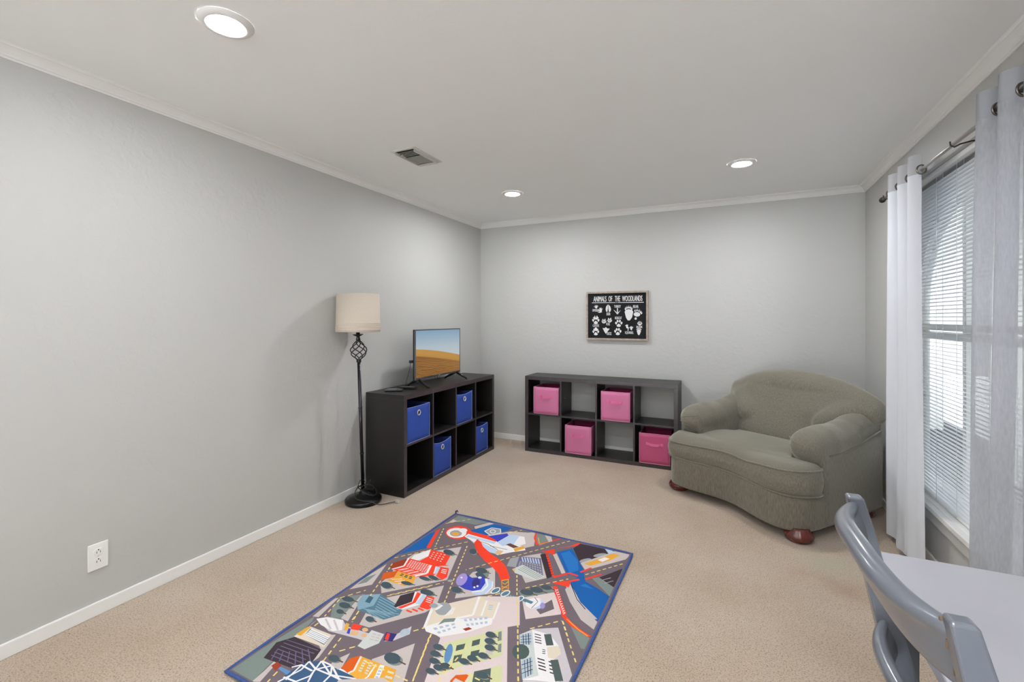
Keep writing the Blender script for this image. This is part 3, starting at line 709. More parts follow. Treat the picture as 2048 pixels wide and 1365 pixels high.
# ------------------------------------------------------------------ armchair
def rm(o, vox, it=10, fac=.6):
    m = o.modifiers.new('remesh', 'REMESH'); m.mode = 'VOXEL'; m.voxel_size = vox; m.use_smooth_shade = True
    s = o.modifiers.new('smooth', 'SMOOTH'); s.factor = fac; s.iterations = it
def fabric():
    m = mat('olive_chenille', '#74735f', .95, spec=.15); n = m.node_tree.nodes; l = m.node_tree.links; b = n['Principled BSDF']
    tcx = n.new('ShaderNodeTexCoord'); mp = n.new('ShaderNodeMapping'); mp.inputs['Scale'].default_value = (1, 1, .07); l.new(tcx.outputs['Object'], mp.inputs[0])
    a = n.new('ShaderNodeTexNoise'); a.inputs['Scale'].default_value = 420; a.inputs['Detail'].default_value = 4; l.new(mp.outputs[0], a.inputs[0])
    r = n.new('ShaderNodeValToRGB'); r.color_ramp.elements[0].position = .30; r.color_ramp.elements[1].position = .70
    r.color_ramp.elements[0].color = lin('#5e5a4e'); r.color_ramp.elements[1].color = lin('#827c71'); l.new(a.outputs[0], r.inputs[0]); l.new(r.outputs[0], b.inputs['Base Color'])
    b.inputs['Sheen Weight'].default_value = .8; b.inputs['Sheen Roughness'].default_value = .4; b.inputs['Sheen Tint'].default_value = lin('#d6d8cc')
    a2 = n.new('ShaderNodeTexNoise'); a2.inputs['Scale'].default_value = 700; l.new(tcx.outputs['Object'], a2.inputs[0])
    ml = n.new('ShaderNodeMath'); ml.operation = 'ADD'; l.new(a.outputs[0], ml.inputs[0]); l.new(a2.outputs[0], ml.inputs[1])
    bp = n.new('ShaderNodeBump'); bp.inputs['Strength'].default_value = .35; bp.inputs['Distance'].default_value = .0016; l.new(ml.outputs[0], bp.inputs['Height']); l.new(bp.outputs[0], b.inputs['Normal'])
    return m
M_fab = fabric()
ch = thing('armchair', 'wide olive green upholstered armchair with rolled arms in the corner by the window', 'armchair', (.043, 3.636, 0), math.radians(-38.1))
def serp(x, hwid, y0, amp):   # serpentine front edge: two soft lobes, shallow middle
    return y0-amp*(math.cos(2*PI*x/hwid*.72-0)*-1*.5+.5) if True else y0
def outline(hwid, y0, yb_, amp, rc, n_=44, waist=None, cx=0):
    pts = []
    for i in range(n_+1):
        x = -hwid*math.cos(PI*i/n_) if True else 0; e = abs(x)/hwid
        y = y0-amp*math.sin(PI*min(1, e*.74))**2
        if abs(x) > hwid-rc:
            k = (abs(x)-(hwid-rc))/rc; y += rc*.9*(1-math.sqrt(max(0, 1-k*k)))
        pts.append((x+cx, y))
    if waist:
        pts += [(hwid+cx, waist[1]-.03), (hwid-.02+cx, waist[1]), (waist[0]+.01, waist[1]+.02), (waist[0], waist[1]+.05), (waist[0], yb_), (-waist[0], yb_), (-waist[0], waist[1]+.05), (-waist[0]-.01, waist[1]+.02), (-hwid+.02+cx, waist[1]), (-hwid+cx, waist[1]-.03)]
    else: pts += [(hwid, yb_-.05), (hwid-.05, yb_), (-hwid+.05, yb_), (-hwid, yb_-.05)]
    return pts
def inset(pts, d):
    n_ = len(pts); r = []
    for i in range(n_):
        a = Vector(pts[i-1]); b_ = Vector(pts[i]); c = Vector(pts[(i+1) % n_]); t_ = (c-a).normalized(); r.append((b_.x-t_.y*d, b_.y+t_.x*d))
    return r
bm = B(); prism(bm, outline(.550, -.108, .70, .070, .15), .062, .285); o = obj('seat_base', bm, M_fab, ch); rm(o, .011, 6)
co_ = outline(.568, -.110, .50, .070, .15, waist=(.350, .06), cx=-.006)
def lift(x): return (.012+.022*(x/.56)-.014*math.exp(-((x-.15)/.10)**2))
bm = B(); loft(bm, [[(p[0], p[1], z+lift(p[0])*k) for p in inset(co_, d)] for z, d, k in ((.266, .018, 0), (.284, .003, 0), (.335, -.010, .5), (.388, .002, 1), (.405, .008, 1), (.428, .026, .9), (.444, .052, .7), (.452, .085, .5))]); ball(bm, (0, .20, .42), .48, .30, .060, 24, 12); o = obj('seat_cushion', bm, M_fab, ch); rm(o, .010, 7)
pp = inset(co_, .003)
for z, lab in ((.397, 1), (.277, 0)):
    front = pp[:47]
    bm = B(); tube(bm, [(p[0], p[1], z+lift(p[0])*lab) for p in [pp[-1]]+front], .0062, 8)
    pi_ = obj('piping', bm, M_fab, o)
bm = B(); bo = inset(outline(.575, -.035, .70, .045, .10), .0)
# arms
for s in (-1, 1):
    bm = B()
    prism(bm, [(s*.348, .055), (s*.540, .055), (s*.562, .09), (s*.562, .72), (s*.348, .72)], .078, .56)
    box(bm, min(s*.40, s*.545), .50, .5, max(s*.40, s*.545), .74, .655)
    tube(bm, [(s*.452, .085, .545), (s*.453, .20, .548), (s*.452, .33, .553), (s*.450, .47, .585), (s*.452, .60, .632), (s*.455, .70, .650)], [.112, .120, .112, .100, .092, .085], 22, round_end=True)
    ar = obj('arm', bm, M_fab, ch); rm(ar, .011, 6)
    # pleats gathered on the arm front
    for h_, tl in ((-.045, .010), (-.012, .018), (.024, .026)):
        rr_ = math.sqrt(.1098**2-h_*h_); bm = B()
        tube(bm, [(s*.452+rr_*math.cos(a), .085+rr_*math.sin(a), .545+h_-tl*s*math.cos(a)) for a in [math.radians(-148+108*k/12) for k in range(13)]], .0024, 6)
        obj('pleat', bm, M_fab, ar)
    bm = B(); tube(bm, [(s*.563, .10, .508), (s*.563, .25, .512), (s*.563, .40, .53), (s*.563, .56, .57), (s*.56, .70, .60)], .005, 6); tube(bm, [(s*.543, .054, .44), (s*.543, .052, .25), (s*.541, .052, .07)], .0045, 6)
    obj('welt', bm, M_fab, ar)
# backrest
bm = B()
prof_b = [(.44, .22), (.455, .45), (.505, .62), (.560, .80), (.62, .88), (.76, .86), (.775, .20)]
Mx = Matrix(((0,0,1,0),(1,0,0,0),(0,1,0,0),(0,0,0,1)))
prism(bm, prof_b, -.352, .352, Mx)
pts = []; rs = []
for i in range(25):
    x = -.465+.965*i/24; e = abs(x-.0175)/.4825
    pts.append((x, .668+.018*e*e, .848-.125*e**2.4)); rs.append(.105+.002*(1-e)-.004*e)
tube(bm, pts, rs, 20, round_end=True)
box(bm, -.53, .70, .08, .53, .775, .76)
for s in (-1, 1):
    tube(bm, [(s*.30, .55, .60), (s*.38, .60, .70), (s*.46, .665, .74)], [.10, .095, .09], 14, round_end=True)
bk = obj('backrest', bm, M_fab, ch); rm(bk, .012, 10)
M_foot = mat('mahogany', '#4a1710', .25, coat=.5, col2='#5f2015', nscale=12)
for (x, y) in ((-.455, -.080), (.488, -.082), (-.44, .66), (.45, .66)):
    bm = B(); N = 64
    rings = []
    for r, z in ((.040, 0), (.060, .004), (.076, .018), (.081, .036), (.074, .054), (.060, .066), (.056, .085)):
        rings.append([(x+(r+.0035*abs(math.cos(7*a))*r/.087-.002)*math.cos(a), y+(r+.0035*abs(math.cos(7*a))*r/.087-.002)*math.sin(a), z) for a in [2*PI*i/N for i in range(N)]])
    loft(bm, rings); obj('foot', bm, M_foot, ch)

# ------------------------------------------------------------------ window blind
t = thing('window_blind', 'white aluminium mini blind hanging inside the window', 'blind', (XR+.038, (WY0+WY1)/2, WZ0))
ya, yb_ = WY0+.012-t.location.y, WY1-.012-t.location.y
ZB = t.location.z
bm = B(); box(bm, -.014, ya, WZ1-.030-ZB, .014, yb_, WZ1-.002-ZB); obj('head_rail', bm, M_white, t, bevel=.002)
M_slat = mat('white_slat', '#e8eaee', .35)
bm = B(); pitch = .0205; nsl = int((WZ1-.045-ZB-.035)/pitch); ta = math.radians(-8)
for k in range(nsl):
    z = .040+k*pitch; rings = []
    for y in (ya+.004, yb_-.004):
        r = []
        for i in range(5):
            u = i/4*2-1; px = u*.0125; pz = .0022*(1-u*u); r.append((px*math.cos(ta)-pz*math.sin(ta), y, z+px*math.sin(ta)+pz*math.cos(ta)))
        rings.append(r)
    loft(bm, rings, cap=False, close=False)
obj('slats', bm, M_slat, t)
bm = B(); box(bm, -.010, ya, .012, .010, yb_, .026); obj('bottom_rail', bm, M_white, t, bevel=.002)
cords = [WY1-.18, WY1-.80, WY1-1.30, WY0+.18]
cords = [3.62, 3.27, 3.02, 2.55, 2.28]
bm = B()
for y in cords:
    for dx in (-.0135, .0135): tube(bm, [(dx, y-t.location.y, .02), (dx, y-t.location.y, WZ1-.03-ZB)], .0011, 5)
obj('ladder_cord', bm, M_white, t)

# ------------------------------------------------------------------ curtain rod
RX, RZ = .900, 2.130
t = thing('curtain_rod', 'bronze curtain rod above the window', 'curtain rod', (RX, 2.75, RZ))
bm = B(); tube(bm, [(0, -.44, 0), (0, .99, 0)], .0085, 14); obj('thin_tube', bm, mat('pale_bronze', '#a8a5a2', .3, .8), t)
bm = B(); tube(bm, [(0, -1.05, 0), (0, -.42, 0)], .0115, 14); tube(bm, [(0, -.432, 0), (0, -.42, 0)], .0135, 14); obj('thick_tube', bm, M_bronze, t)
for y in (-.06, .93, -1.0):
    bm = B(); tube(bm, [(.0945, y, .0), (.06, y, .004), (.02, y, -.004), (0, y, -.0145), (-.013, y, -.006), (-.015, y, .012)], .0035, 8)
    prism(bm, [(.012*math.cos(a), .022*math.sin(a)) for a in [2*PI*i/16 for i in range(16)]], .0905, .0945, Matrix(((0,0,1,0),(1,0,0,y),(0,1,0,0),(0,0,0,1)))); obj('bracket', bm, mat('dark_bronze', '#3a3633', .35, .8), t)
for s, y in ((1, .99), (-1, -1.05)):
    bm = B(); ball(bm, (0, y+s*.02, 0), .019, .022, .019); obj('finial', bm, mat('dark_bronze', '#3a3633', .35, .8), t)

# ------------------------------------------------------------------ curtains
def sheer(name, col, alpha, crinkle):
    m = bpy.data.materials.new(name); m.use_nodes = True; n = m.node_tree.nodes; l = m.node_tree.links; n.clear()
    g = n.new('ShaderNodeTexCoord'); mp = n.new('ShaderNodeMapping'); mp.inputs['Scale'].default_value = (1, 1, .25); l.new(g.outputs['Object'], mp.inputs[0])
    ns = n.new('ShaderNodeTexNoise'); ns.inputs['Scale'].default_value = 130; ns.inputs['Detail'].default_value = 4; l.new(mp.outputs[0], ns.inputs[0])
    df = n.new('ShaderNodeBsdfDiffuse'); df.inputs[0].default_value = lin(col); tl = n.new('ShaderNodeBsdfTranslucent'); tl.inputs[0].default_value = lin(col); tp = n.new('ShaderNodeBsdfTransparent')
    bp = n.new('ShaderNodeBump'); bp.inputs['Strength'].default_value = crinkle; bp.inputs['Distance'].default_value = .006; l.new(ns.outputs[0], bp.inputs['Height'])
    l.new(bp.outputs[0], df.inputs['Normal']); l.new(bp.outputs[0], tl.inputs['Normal'])
    m1 = n.new('ShaderNodeMixShader'); m1.inputs[0].default_value = .16; l.new(df.outputs[0], m1.inputs[1]); l.new(tl.outputs[0], m1.inputs[2])
    mr_ = n.new('ShaderNodeMapRange'); mr_.inputs[1].default_value = .3; mr_.inputs[2].default_value = .7; mr_.inputs[3].default_value = alpha*.85; mr_.inputs[4].default_value = alpha*1.18; l.new(ns.outputs[0], mr_.inputs[0])
    m2 = n.new('ShaderNodeMixShader'); l.new(mr_.outputs[0], m2.inputs[0]); l.new(m1.outputs[0], m2.inputs[1]); l.new(tp.outputs[0], m2.inputs[2])
    oo = n.new('ShaderNodeOutputMaterial'); l.new(m2.outputs[0], oo.inputs[0]); return m
def curtain(label, y0, y1, yb0, yb1, nw, ph, amp, mm, hm, ztop=2.215, zbot=.045, seed=0):
    t = thing('grommet_curtain', label, 'curtain', (RX, (y0+y1)/2, zbot), group='grommet curtains on the rod'); Ly = t.location.y
    NU = nw*28; 
    def pt(u, v):    # v: 0 bottom 1 top
        ya_ = y0+(y1-y0)*u; yb2 = yb0+(yb1-yb0)*u; k = v**1.3
        y = yb2+(ya_-yb2)*k
        a = 2*PI*nw*u+ph
        A_ = amp*(.85+.15*v); sw = math.sin(a+.5*math.sin(a)*(1-v))
        x = A_*sw+(1-v)*(.010*math.sin(a*.5+seed+2.2*v)+.006*math.sin(3*a+seed))
        y += (1-v)*.014*math.sin(a*1.0+1.3+seed)+.010*math.cos(a)
        return (x, y-Ly, v*(ztop-zbot))
    bm = B(); NV = 36; vh = 1-.105/(ztop-zbot)
    vsl = [vh*i/NV for i in range(NV+1)]
    G = [[bm.verts.new(pt(i/NU, v)) for i in range(NU+1)] for v in vsl]
    for a, b_ in zip(G, G[1:]):
        for i in range(NU): bm.faces.new((a[i], a[i+1], b_[i+1], b_[i])).smooth = True
    obj('cloth', bm, mm, t, smooth=True)
    bm = B(); G = [[bm.verts.new(pt(i/NU, vh+(1-vh)*j/4)) for i in range(NU+1)] for j in range(5)]
    for a, b_ in zip(G, G[1:]):
        for i in range(NU): bm.faces.new((a[i], a[i+1], b_[i+1], b_[i])).smooth = True
    obj('header_band', bm, hm, t, smooth=True)
    bm = B(); G = [[bm.verts.new((pt(i/NU, .0)[0]*1.01, pt(i/NU, 0)[1], .0+z)) for i in range(NU+1)] for z in (.001, .075)]
    for a, b_ in zip(G, G[1:]):
        for i in range(NU): bm.faces.new((a[i], a[i+1], b_[i+1], b_[i])).smooth = True
    obj('hem', bm, mm, t, smooth=True)
    # grommets where the cloth crosses the rod
    k = math.ceil(ph/PI)
    while True:
        u = (k*PI-ph)/(2*PI*nw)
        if u > 1.001: break
        if u >= -.001:
            p = pt(max(0, min(1, u)), (RZ-zbot)/(ztop-zbot)); bm = B()
            M_ = Matrix.Translation((0, p[1], RZ-zbot)) @ Matrix.Rotation((.35 if k % 2 else -.35), 4, 'Z')
            tube(bm, [M_ @ Vector((.023*math.cos(a), 0, .023*math.sin(a))) for a in [2*PI*i/24 for i in range(24)]], .0042, 8, closed=True)
            obj('grommet', bm, M_bronze, t)
        k += 1
    return t
S_far = sheer('sheer_white_linen', '#dfe2e8', .02, .12); S_near = sheer('sheer_backlit_linen', '#b9bcc2', .30, .22)  # near cloth: backlit shade put into its grey colour
H_far = sheer('lined_header_white', '#b8b9bc', .0, .1); H_near = sheer('lined_header_backlit', '#999b9f', .0, .15)  # near header greyed to go with the backlit cloth
curtain('white sheer curtain panel on the far side of the window, next to the armchair', 3.09, 3.60, 3.07, 3.62, 3, PI, .042, S_far, H_far, zbot=.035, seed=.4)
curtain('crinkled sheer curtain panel on the near side, coloured grey as backlit, beside the table', 1.80, 2.44, 1.76, 2.52, 4, PI*.5, .045, S_near, H_near, zbot=.03, seed=1.7)

# ------------------------------------------------------------------ rug
RUG = """bl 1 12 1234 14 1259 39 1308 109 1097 50 1025 12 964
pa 1 29 1425 31 1544 114 1543 57 1453
gr 2 32 1491 29 1554 41 1555 265 1555 206 1487 81 1475
bl 1 216 1396 299 1548 395 1555 444 1555 430 1504 331 1381 271 1378
pa 2 212 1461 270 1555 308 1555 237 1435
re 2 31 1294 34 1338 126 1110 102 1103
pa 1 557 1540 579 1555 607 1555 624 1502 660 1402 634 1372 601 1324 527 1223 343 1259 230 1331 328 1371 451 1505
gr 2 666 1555 718 1489 689 1416 652 1447 605 1555
re 3 614 1555 630 1494 618 1491 601 1555
re 4 629 1496 676 1427 666 1420 619 1490
re 5 666 1427 758 1555 773 1555 675 1420
oc 6 644 1511 683 1438 678 1435 638 1509
oc 7 678 1438 718 1486 722 1482 683 1435
pa 6 709 1555 736 1503 720 1484 666 1555
gy 2 304 1435 321 1496 380 1507 407 1461 363 1402
wh 3 301 1436 318 1497 324 1495 307 1434
wh 4 320 1499 379 1510 380 1504 321 1493
wh 5 382 1508 409 1462 404 1459 377 1505
wh 6 409 1459 365 1401 360 1404 405 1463
wh 7 361 1400 303 1433 306 1438 364 1405
wh 3 369 1464 373 1453 372 1443 368 1435 361 1431 352 1432 343 1438 336 1447 332 1458 332 1469 336 1476 343 1480 352 1479 362 1473
gy 4 365 1462 367 1454 367 1447 363 1441 358 1439 351 1439 345 1443 340 1449 337 1457 337 1464 341 1470 346 1472 353 1472 360 1468
re 2 241 1381 254 1344 251 1308 231 1279 199 1263 161 1263 123 1278 93 1307 77 1344 79 1383 99 1413 133 1430 174 1430 212 1412
wh 3 215 1364 225 1337 222 1309 207 1288 183 1275 154 1275 125 1287 102 1308 91 1336 93 1364 108 1388 133 1400 164 1400 193 1387
gy 4 193 1346 200 1329 198 1312 189 1299 174 1291 156 1291 138 1299 125 1312 118 1329 119 1347 128 1360 143 1368 162 1368 179 1360
oc 5 180 1333 184 1323 183 1313 177 1305 168 1300 158 1300 147 1304 139 1312 135 1322 136 1332 142 1340 151 1345 162 1345 172 1341
wh 5 202 1395 206 1383 205 1371 199 1361 189 1356 176 1356 164 1362 155 1371 150 1384 151 1396 157 1406 167 1411 180 1411 192 1405
wh 3 229 1318 231 1358 453 1361 612 1369 636 1334 576 1280 516 1214 397 1254
re 4 231 1358 225 1395 429 1390 434 1346
lb 4 238 1319 239 1344 439 1341 435 1318
bu 5 355 1385 445 1473 491 1426 444 1346 415 1369
wh 6 470 1467 561 1479 605 1404 538 1293 443 1342
lb 7 470 1467 530 1472 544 1360 493 1318 446 1344
bn 8 504 1343 520 1368 585 1351 562 1324
lb 4 341 1305 481 1264 517 1220 464 1221 380 1261
oc 4 565 1319 602 1373 626 1356 589 1293
ta 5 487 1267 527 1268 527 1223 498 1219
bk 4 332 1309 402 1304 402 1300 332 1305
bk 6 403 1304 488 1269 487 1265 402 1300
bk 7 428 1288 538 1295 538 1291 428 1284
pa 1 84 1008 282 1202 403 880 181 642 117 706 109 797 77 857
pa 1 20 860 88 676 17 595 12 666 12 754
gr 2 39 762 49 679 21 642 14 709
pa 1 229 627 417 833 475 693 474 657 463 619 308 427 255 423 222 496
gr 1 25 528 111 599 142 513 156 420 105 400 58 451
pa 2 108 577 113 597 194 416 150 417
pa 1 563 1101 678 890 525 768 487 860 483 1001
gr 2 498 992 554 1053 579 1000 550 969
pa 1 649 1264 729 1342 876 1150 774 1037 696 1127
gr 1 767 960 899 1090 934 1027 811 916
pi 1 811 916 934 1027 1010 918 1022 884 893 782 838 872
wh 2 105 957 93 1003 139 1099 173 1028 149 967
re 2 141 1096 277 1104 312 997 335 1000 264 955 161 966 173 1028
wh 3 169 1079 180 1080 182 1074 171 1073
wh 3 176 1060 186 1060 188 1054 178 1054
wh 3 182 1041 193 1041 195 1035 184 1035
wh 3 188 1022 199 1022 201 1016 190 1017
wh 3 193 1081 204 1081 206 1075 195 1075
wh 3 200 1060 210 1061 212 1055 202 1054
wh 3 206 1041 217 1041 219 1034 208 1035
wh 3 212 1021 223 1021 225 1015 214 1015
wh 3 217 1082 227 1083 229 1077 219 1076
wh 3 223 1061 234 1061 236 1055 225 1055
wh 3 230 1040 240 1040 242 1034 232 1034
wh 3 236 1020 247 1019 249 1013 238 1014
wh 3 240 1084 251 1085 253 1078 242 1077
wh 3 247 1062 258 1062 260 1055 249 1055
wh 3 253 1040 264 1040 266 1033 255 1034
wh 3 260 1019 270 1018 272 1012 262 1012
br 2 52 849 43 884 88 962 118 886 81 832
re 3 88 962 300 969 318 881 233 822 81 832 118 886
wh 4 113 950 122 950 124 944 115 944
wh 4 117 938 126 938 127 932 118 932
wh 4 120 926 129 927 131 921 122 921
wh 4 124 915 133 915 134 909 125 909
wh 4 127 903 136 904 138 898 129 898
wh 4 131 892 140 892 141 887 132 887
wh 4 128 950 137 951 138 945 130 944
wh 4 131 939 140 939 142 933 133 933
wh 4 135 927 144 927 146 921 137 921
wh 4 139 915 147 915 149 909 140 909
wh 4 142 904 151 904 153 898 144 898
wh 4 146 892 155 892 156 886 147 886
wh 4 142 951 151 952 153 946 144 945
wh 4 146 939 155 940 157 934 148 933
wh 4 150 927 159 928 160 922 152 921
wh 4 153 915 162 916 164 910 155 910
wh 4 157 904 166 904 168 898 159 898
wh 4 160 892 169 892 171 886 162 886
wh 4 157 952 166 953 168 946 159 946
wh 4 161 940 169 940 171 934 163 934
wh 4 164 928 173 928 175 922 166 922
wh 4 168 916 177 916 179 910 170 910
wh 4 172 904 180 904 182 898 173 898
wh 4 175 892 184 892 186 886 177 886
wh 4 172 953 180 954 182 947 173 947
wh 4 175 941 184 941 186 935 177 934
wh 4 179 928 188 928 190 922 181 922
wh 4 183 916 191 916 193 910 185 910
wh 4 186 904 195 904 197 898 188 898
wh 4 190 892 199 892 201 886 192 886
wh 4 186 954 195 954 197 948 188 948
wh 4 190 941 198 942 200 935 192 935
wh 4 194 929 202 929 204 923 195 922
wh 4 197 916 206 916 208 910 199 910
wh 4 201 904 210 904 212 898 203 898
wh 4 205 892 213 892 215 886 206 886
wh 4 200 955 209 955 211 949 202 948
wh 4 204 942 213 942 215 936 206 935
wh 4 208 929 217 929 219 923 210 923
wh 4 212 917 220 917 222 910 214 910
wh 4 215 904 224 904 226 898 217 898
wh 4 219 892 228 892 230 885 221 886
wh 4 215 956 223 956 225 949 217 949
wh 4 219 943 227 943 229 936 220 936
wh 4 222 930 231 930 233 923 224 923
wh 4 226 917 235 917 237 911 228 910
wh 4 230 904 239 904 240 898 232 898
wh 4 234 892 242 892 244 885 235 885
wh 4 229 956 237 957 239 950 231 950
wh 4 233 943 241 944 243 937 235 937
wh 4 237 930 245 930 247 924 239 924
wh 4 241 917 249 917 251 911 242 911
wh 4 244 904 253 904 255 898 246 898
wh 4 248 892 257 892 258 885 250 885
wh 4 112 841 114 843 130 842 129 840
wh 4 145 839 147 841 163 841 162 839
wh 4 178 838 180 840 196 839 194 837
wh 4 210 836 212 839 228 838 226 836
wh 4 115 844 117 846 134 846 132 844
wh 4 149 843 150 845 167 845 165 842
wh 4 181 842 183 844 199 844 197 841
wh 4 214 841 216 843 232 842 230 840
wh 4 119 848 120 850 137 850 135 848
wh 4 152 847 154 849 170 849 168 846
wh 4 185 846 187 848 203 848 201 845
wh 4 217 845 219 847 235 847 233 844
wh 4 122 852 124 854 140 854 139 851
wh 4 155 851 157 853 174 853 172 850
wh 4 188 850 190 852 207 852 205 850
wh 4 221 849 223 851 239 851 237 849
wh 4 125 856 127 858 144 857 142 855
wh 4 159 855 161 857 177 857 175 854
wh 4 192 854 194 856 210 856 208 854
wh 4 225 853 227 856 243 855 241 853
wh 4 128 860 130 862 147 861 145 859
wh 4 162 859 164 861 181 861 179 859
wh 4 195 858 197 860 214 860 212 858
wh 4 228 858 230 860 246 860 244 857
wh 4 132 863 133 865 150 865 149 863
wh 4 165 863 167 865 184 865 182 863
wh 4 199 862 201 865 217 864 215 862
wh 4 232 862 234 864 250 864 248 862
wh 4 135 867 137 869 154 869 152 867
wh 4 169 867 171 869 188 869 186 867
wh 4 202 866 204 869 221 868 219 866
wh 4 235 866 238 868 254 868 252 866
wh 4 138 871 140 873 157 873 155 871
wh 4 172 871 174 873 191 873 189 871
wh 4 206 870 208 873 225 873 223 870
wh 4 239 870 241 873 258 873 256 870
wh 4 141 875 143 877 160 877 159 875
wh 4 176 875 178 877 195 877 193 875
wh 4 209 875 211 877 228 877 226 875
wh 4 243 875 245 877 261 877 259 874
wh 4 77 834 113 889 122 883 85 829
wh 5 113 884 83 960 92 964 122 888
wh 5 229 837 267 886 277 879 239 830
wh 6 266 881 238 956 249 960 278 885
lb 4 273 960 299 964 321 912 305 895
wh 5 305 895 273 960 280 961 311 898
re 2 300 969 349 976 387 903 381 869 331 884 321 912
wh 3 319 955 350 959 352 953 322 949
wh 3 325 941 356 944 359 938 328 935
wh 3 332 927 362 930 365 924 334 921
or 4 67 784 120 836 142 777 99 726
oc 6 123 833 243 831 266 780 245 739 129 739 142 777
wh 7 140 758 145 761 157 758 152 755
wh 7 167 751 171 754 183 751 179 748
wh 7 194 744 197 747 209 744 206 741
wh 7 148 763 153 766 164 763 160 760
wh 7 174 756 178 759 190 756 186 753
wh 7 200 749 204 752 215 749 211 746
wh 7 156 768 161 771 172 768 167 765
wh 7 181 761 185 764 196 761 192 758
wh 7 206 754 210 757 221 754 217 751
wh 7 164 773 168 775 179 772 175 770
wh 7 188 766 192 769 203 766 199 763
wh 7 212 759 216 762 226 760 223 756
wh 7 171 777 176 780 187 777 182 774
wh 7 195 771 199 774 210 771 206 768
wh 7 218 765 222 768 232 765 229 762
wh 7 179 782 184 785 194 782 190 779
wh 7 202 776 206 779 216 776 212 773
wh 7 225 770 228 773 238 770 235 767
tr 7 154 823 171 823 173 815 155 815
tr 7 156 811 173 811 175 803 157 803
tr 7 182 823 198 823 201 814 184 815
tr 7 185 811 202 811 205 802 187 802
tr 7 209 823 226 823 229 814 213 814
tr 7 214 810 231 810 235 801 217 802
gr 3 300 1112 302 1101 296 1092 283 1087 267 1087 249 1091 234 1100 225 1111 223 1122 229 1132 242 1137 259 1137 276 1132 291 1123
tr 4 287 1116 288 1105 283 1096 271 1091 255 1090 238 1095 224 1104 214 1115 212 1126 217 1136 230 1141 246 1141 263 1136 278 1127
bn 5 282 1117 314 1114 313 1108 281 1111
gr 2 197 708 201 697 198 688 189 681 175 678 160 680 145 686 135 695 130 706 133 716 143 723 157 725 173 723 187 717
tr 3 184 711 188 700 186 691 177 684 164 682 149 684 134 690 124 699 119 710 122 719 131 726 144 729 160 727 174 720
bn 4 184 707 215 704 214 698 183 701
gr 2 333 840 333 834 327 828 315 825 300 824 285 826 272 830 265 836 265 843 272 848 284 852 299 853 315 851 327 846
tr 4 322 841 322 834 316 829 305 825 291 825 276 827 264 831 258 837 257 844 263 849 275 853 290 854 304 851 316 847
bn 5 315 845 341 847 342 841 316 839
gr 4 368 861 368 855 361 850 349 847 334 848 319 852 308 858 301 865 301 872 308 877 320 879 335 878 350 874 362 868
tr 5 357 863 357 856 351 851 340 849 325 850 311 854 300 860 293 867 293 873 299 879 311 881 326 880 340 876 351 870
bn 6 350 870 376 870 376 864 350 864
gr 8 275 769 276 763 270 757 260 752 246 749 231 749 220 752 212 758 212 764 217 770 228 775 242 778 256 778 268 775
tr 9 264 770 265 763 260 757 250 752 237 750 223 750 211 753 204 759 203 765 208 771 219 776 232 779 246 778 257 775
bn 10 259 771 285 773 286 767 260 765
gr 2 423 750 425 740 420 731 408 724 392 721 375 722 361 728 351 736 349 746 354 756 367 763 383 766 400 765 414 759
tr 3 410 753 412 743 407 733 396 727 381 724 364 725 350 731 341 739 338 749 343 759 355 766 370 769 387 767 401 761
bn 4 407 750 439 749 438 743 406 744
gr 3 561 1036 563 1025 557 1016 546 1009 531 1006 515 1009 502 1015 493 1025 492 1036 497 1046 509 1053 524 1056 540 1053 553 1046
tr 4 549 1040 550 1029 545 1019 534 1012 520 1010 505 1012 492 1019 484 1029 482 1040 487 1050 498 1057 513 1059 528 1057 541 1050
bn 5 546 1037 576 1034 575 1028 545 1031
gr 4 583 980 582 971 574 965 562 963 546 967 530 974 518 984 512 995 512 1004 520 1010 533 1012 549 1008 565 1001 577 991
tr 5 571 984 570 975 563 969 551 967 536 970 521 977 509 987 503 998 503 1007 510 1014 523 1015 538 1012 553 1005 565 995
bn 6 564 993 592 990 592 984 564 987
gr 2 533 832 535 822 531 813 521 806 508 804 494 806 482 812 474 821 471 832 476 841 485 848 498 850 513 848 525 842
tr 3 521 835 523 825 520 816 511 809 498 807 485 809 473 816 465 825 462 835 466 845 475 851 488 854 501 851 513 845
bn 4 520 832 547 829 547 823 519 826
gy 1 434 887 435 883 434 878 430 874 424 871 418 870 413 872 409 875 407 879 409 884 413 888 418 891 424 892 430 891
gr 2 116 540 118 532 114 525 103 519 87 516 71 516 57 519 47 525 45 533 49 541 61 547 76 550 93 550 107 546
tr 3 103 541 106 533 101 526 91 520 76 517 61 517 47 521 37 527 35 534 39 542 49 548 64 551 80 551 94 547
bn 4 99 540 130 541 130 535 100 534
gr 3 137 497 140 489 136 482 126 476 112 473 97 473 83 477 74 484 70 492 74 500 84 506 98 509 113 508 127 504
tr 4 124 499 127 491 124 483 115 477 102 474 87 475 73 479 64 486 60 494 63 502 73 508 86 510 101 510 115 506
bn 5 122 497 151 497 151 491 122 491
gr 2 299 474 302 467 300 460 294 455 284 453 274 454 264 458 256 464 253 471 255 478 262 483 271 485 282 484 292 480
tr 3 290 476 293 469 291 462 285 457 276 455 266 456 256 460 249 466 246 473 247 480 253 485 263 487 273 486 283 482
bn 4 290 474 312 472 312 466 290 468
gr 2 139 452 141 446 139 440 133 436 124 434 114 435 105 438 98 443 95 449 96 455 103 459 112 461 122 460 132 457
tr 3 130 454 133 448 131 442 125 438 117 436 107 437 97 440 91 445 88 451 89 457 95 461 103 463 114 462 123 459
bn 4 130 453 150 452 150 446 129 447
lb 6 568 978 614 978 641 938 642 873 620 844 578 839 562 858 599 887
wh 7 581 982 617 934 610 929 573 976
wh 7 618 931 617 879 608 879 609 931
wh 8 615 875 574 846 569 854 610 883
wh 7 622 974 645 924 640 922 617 972
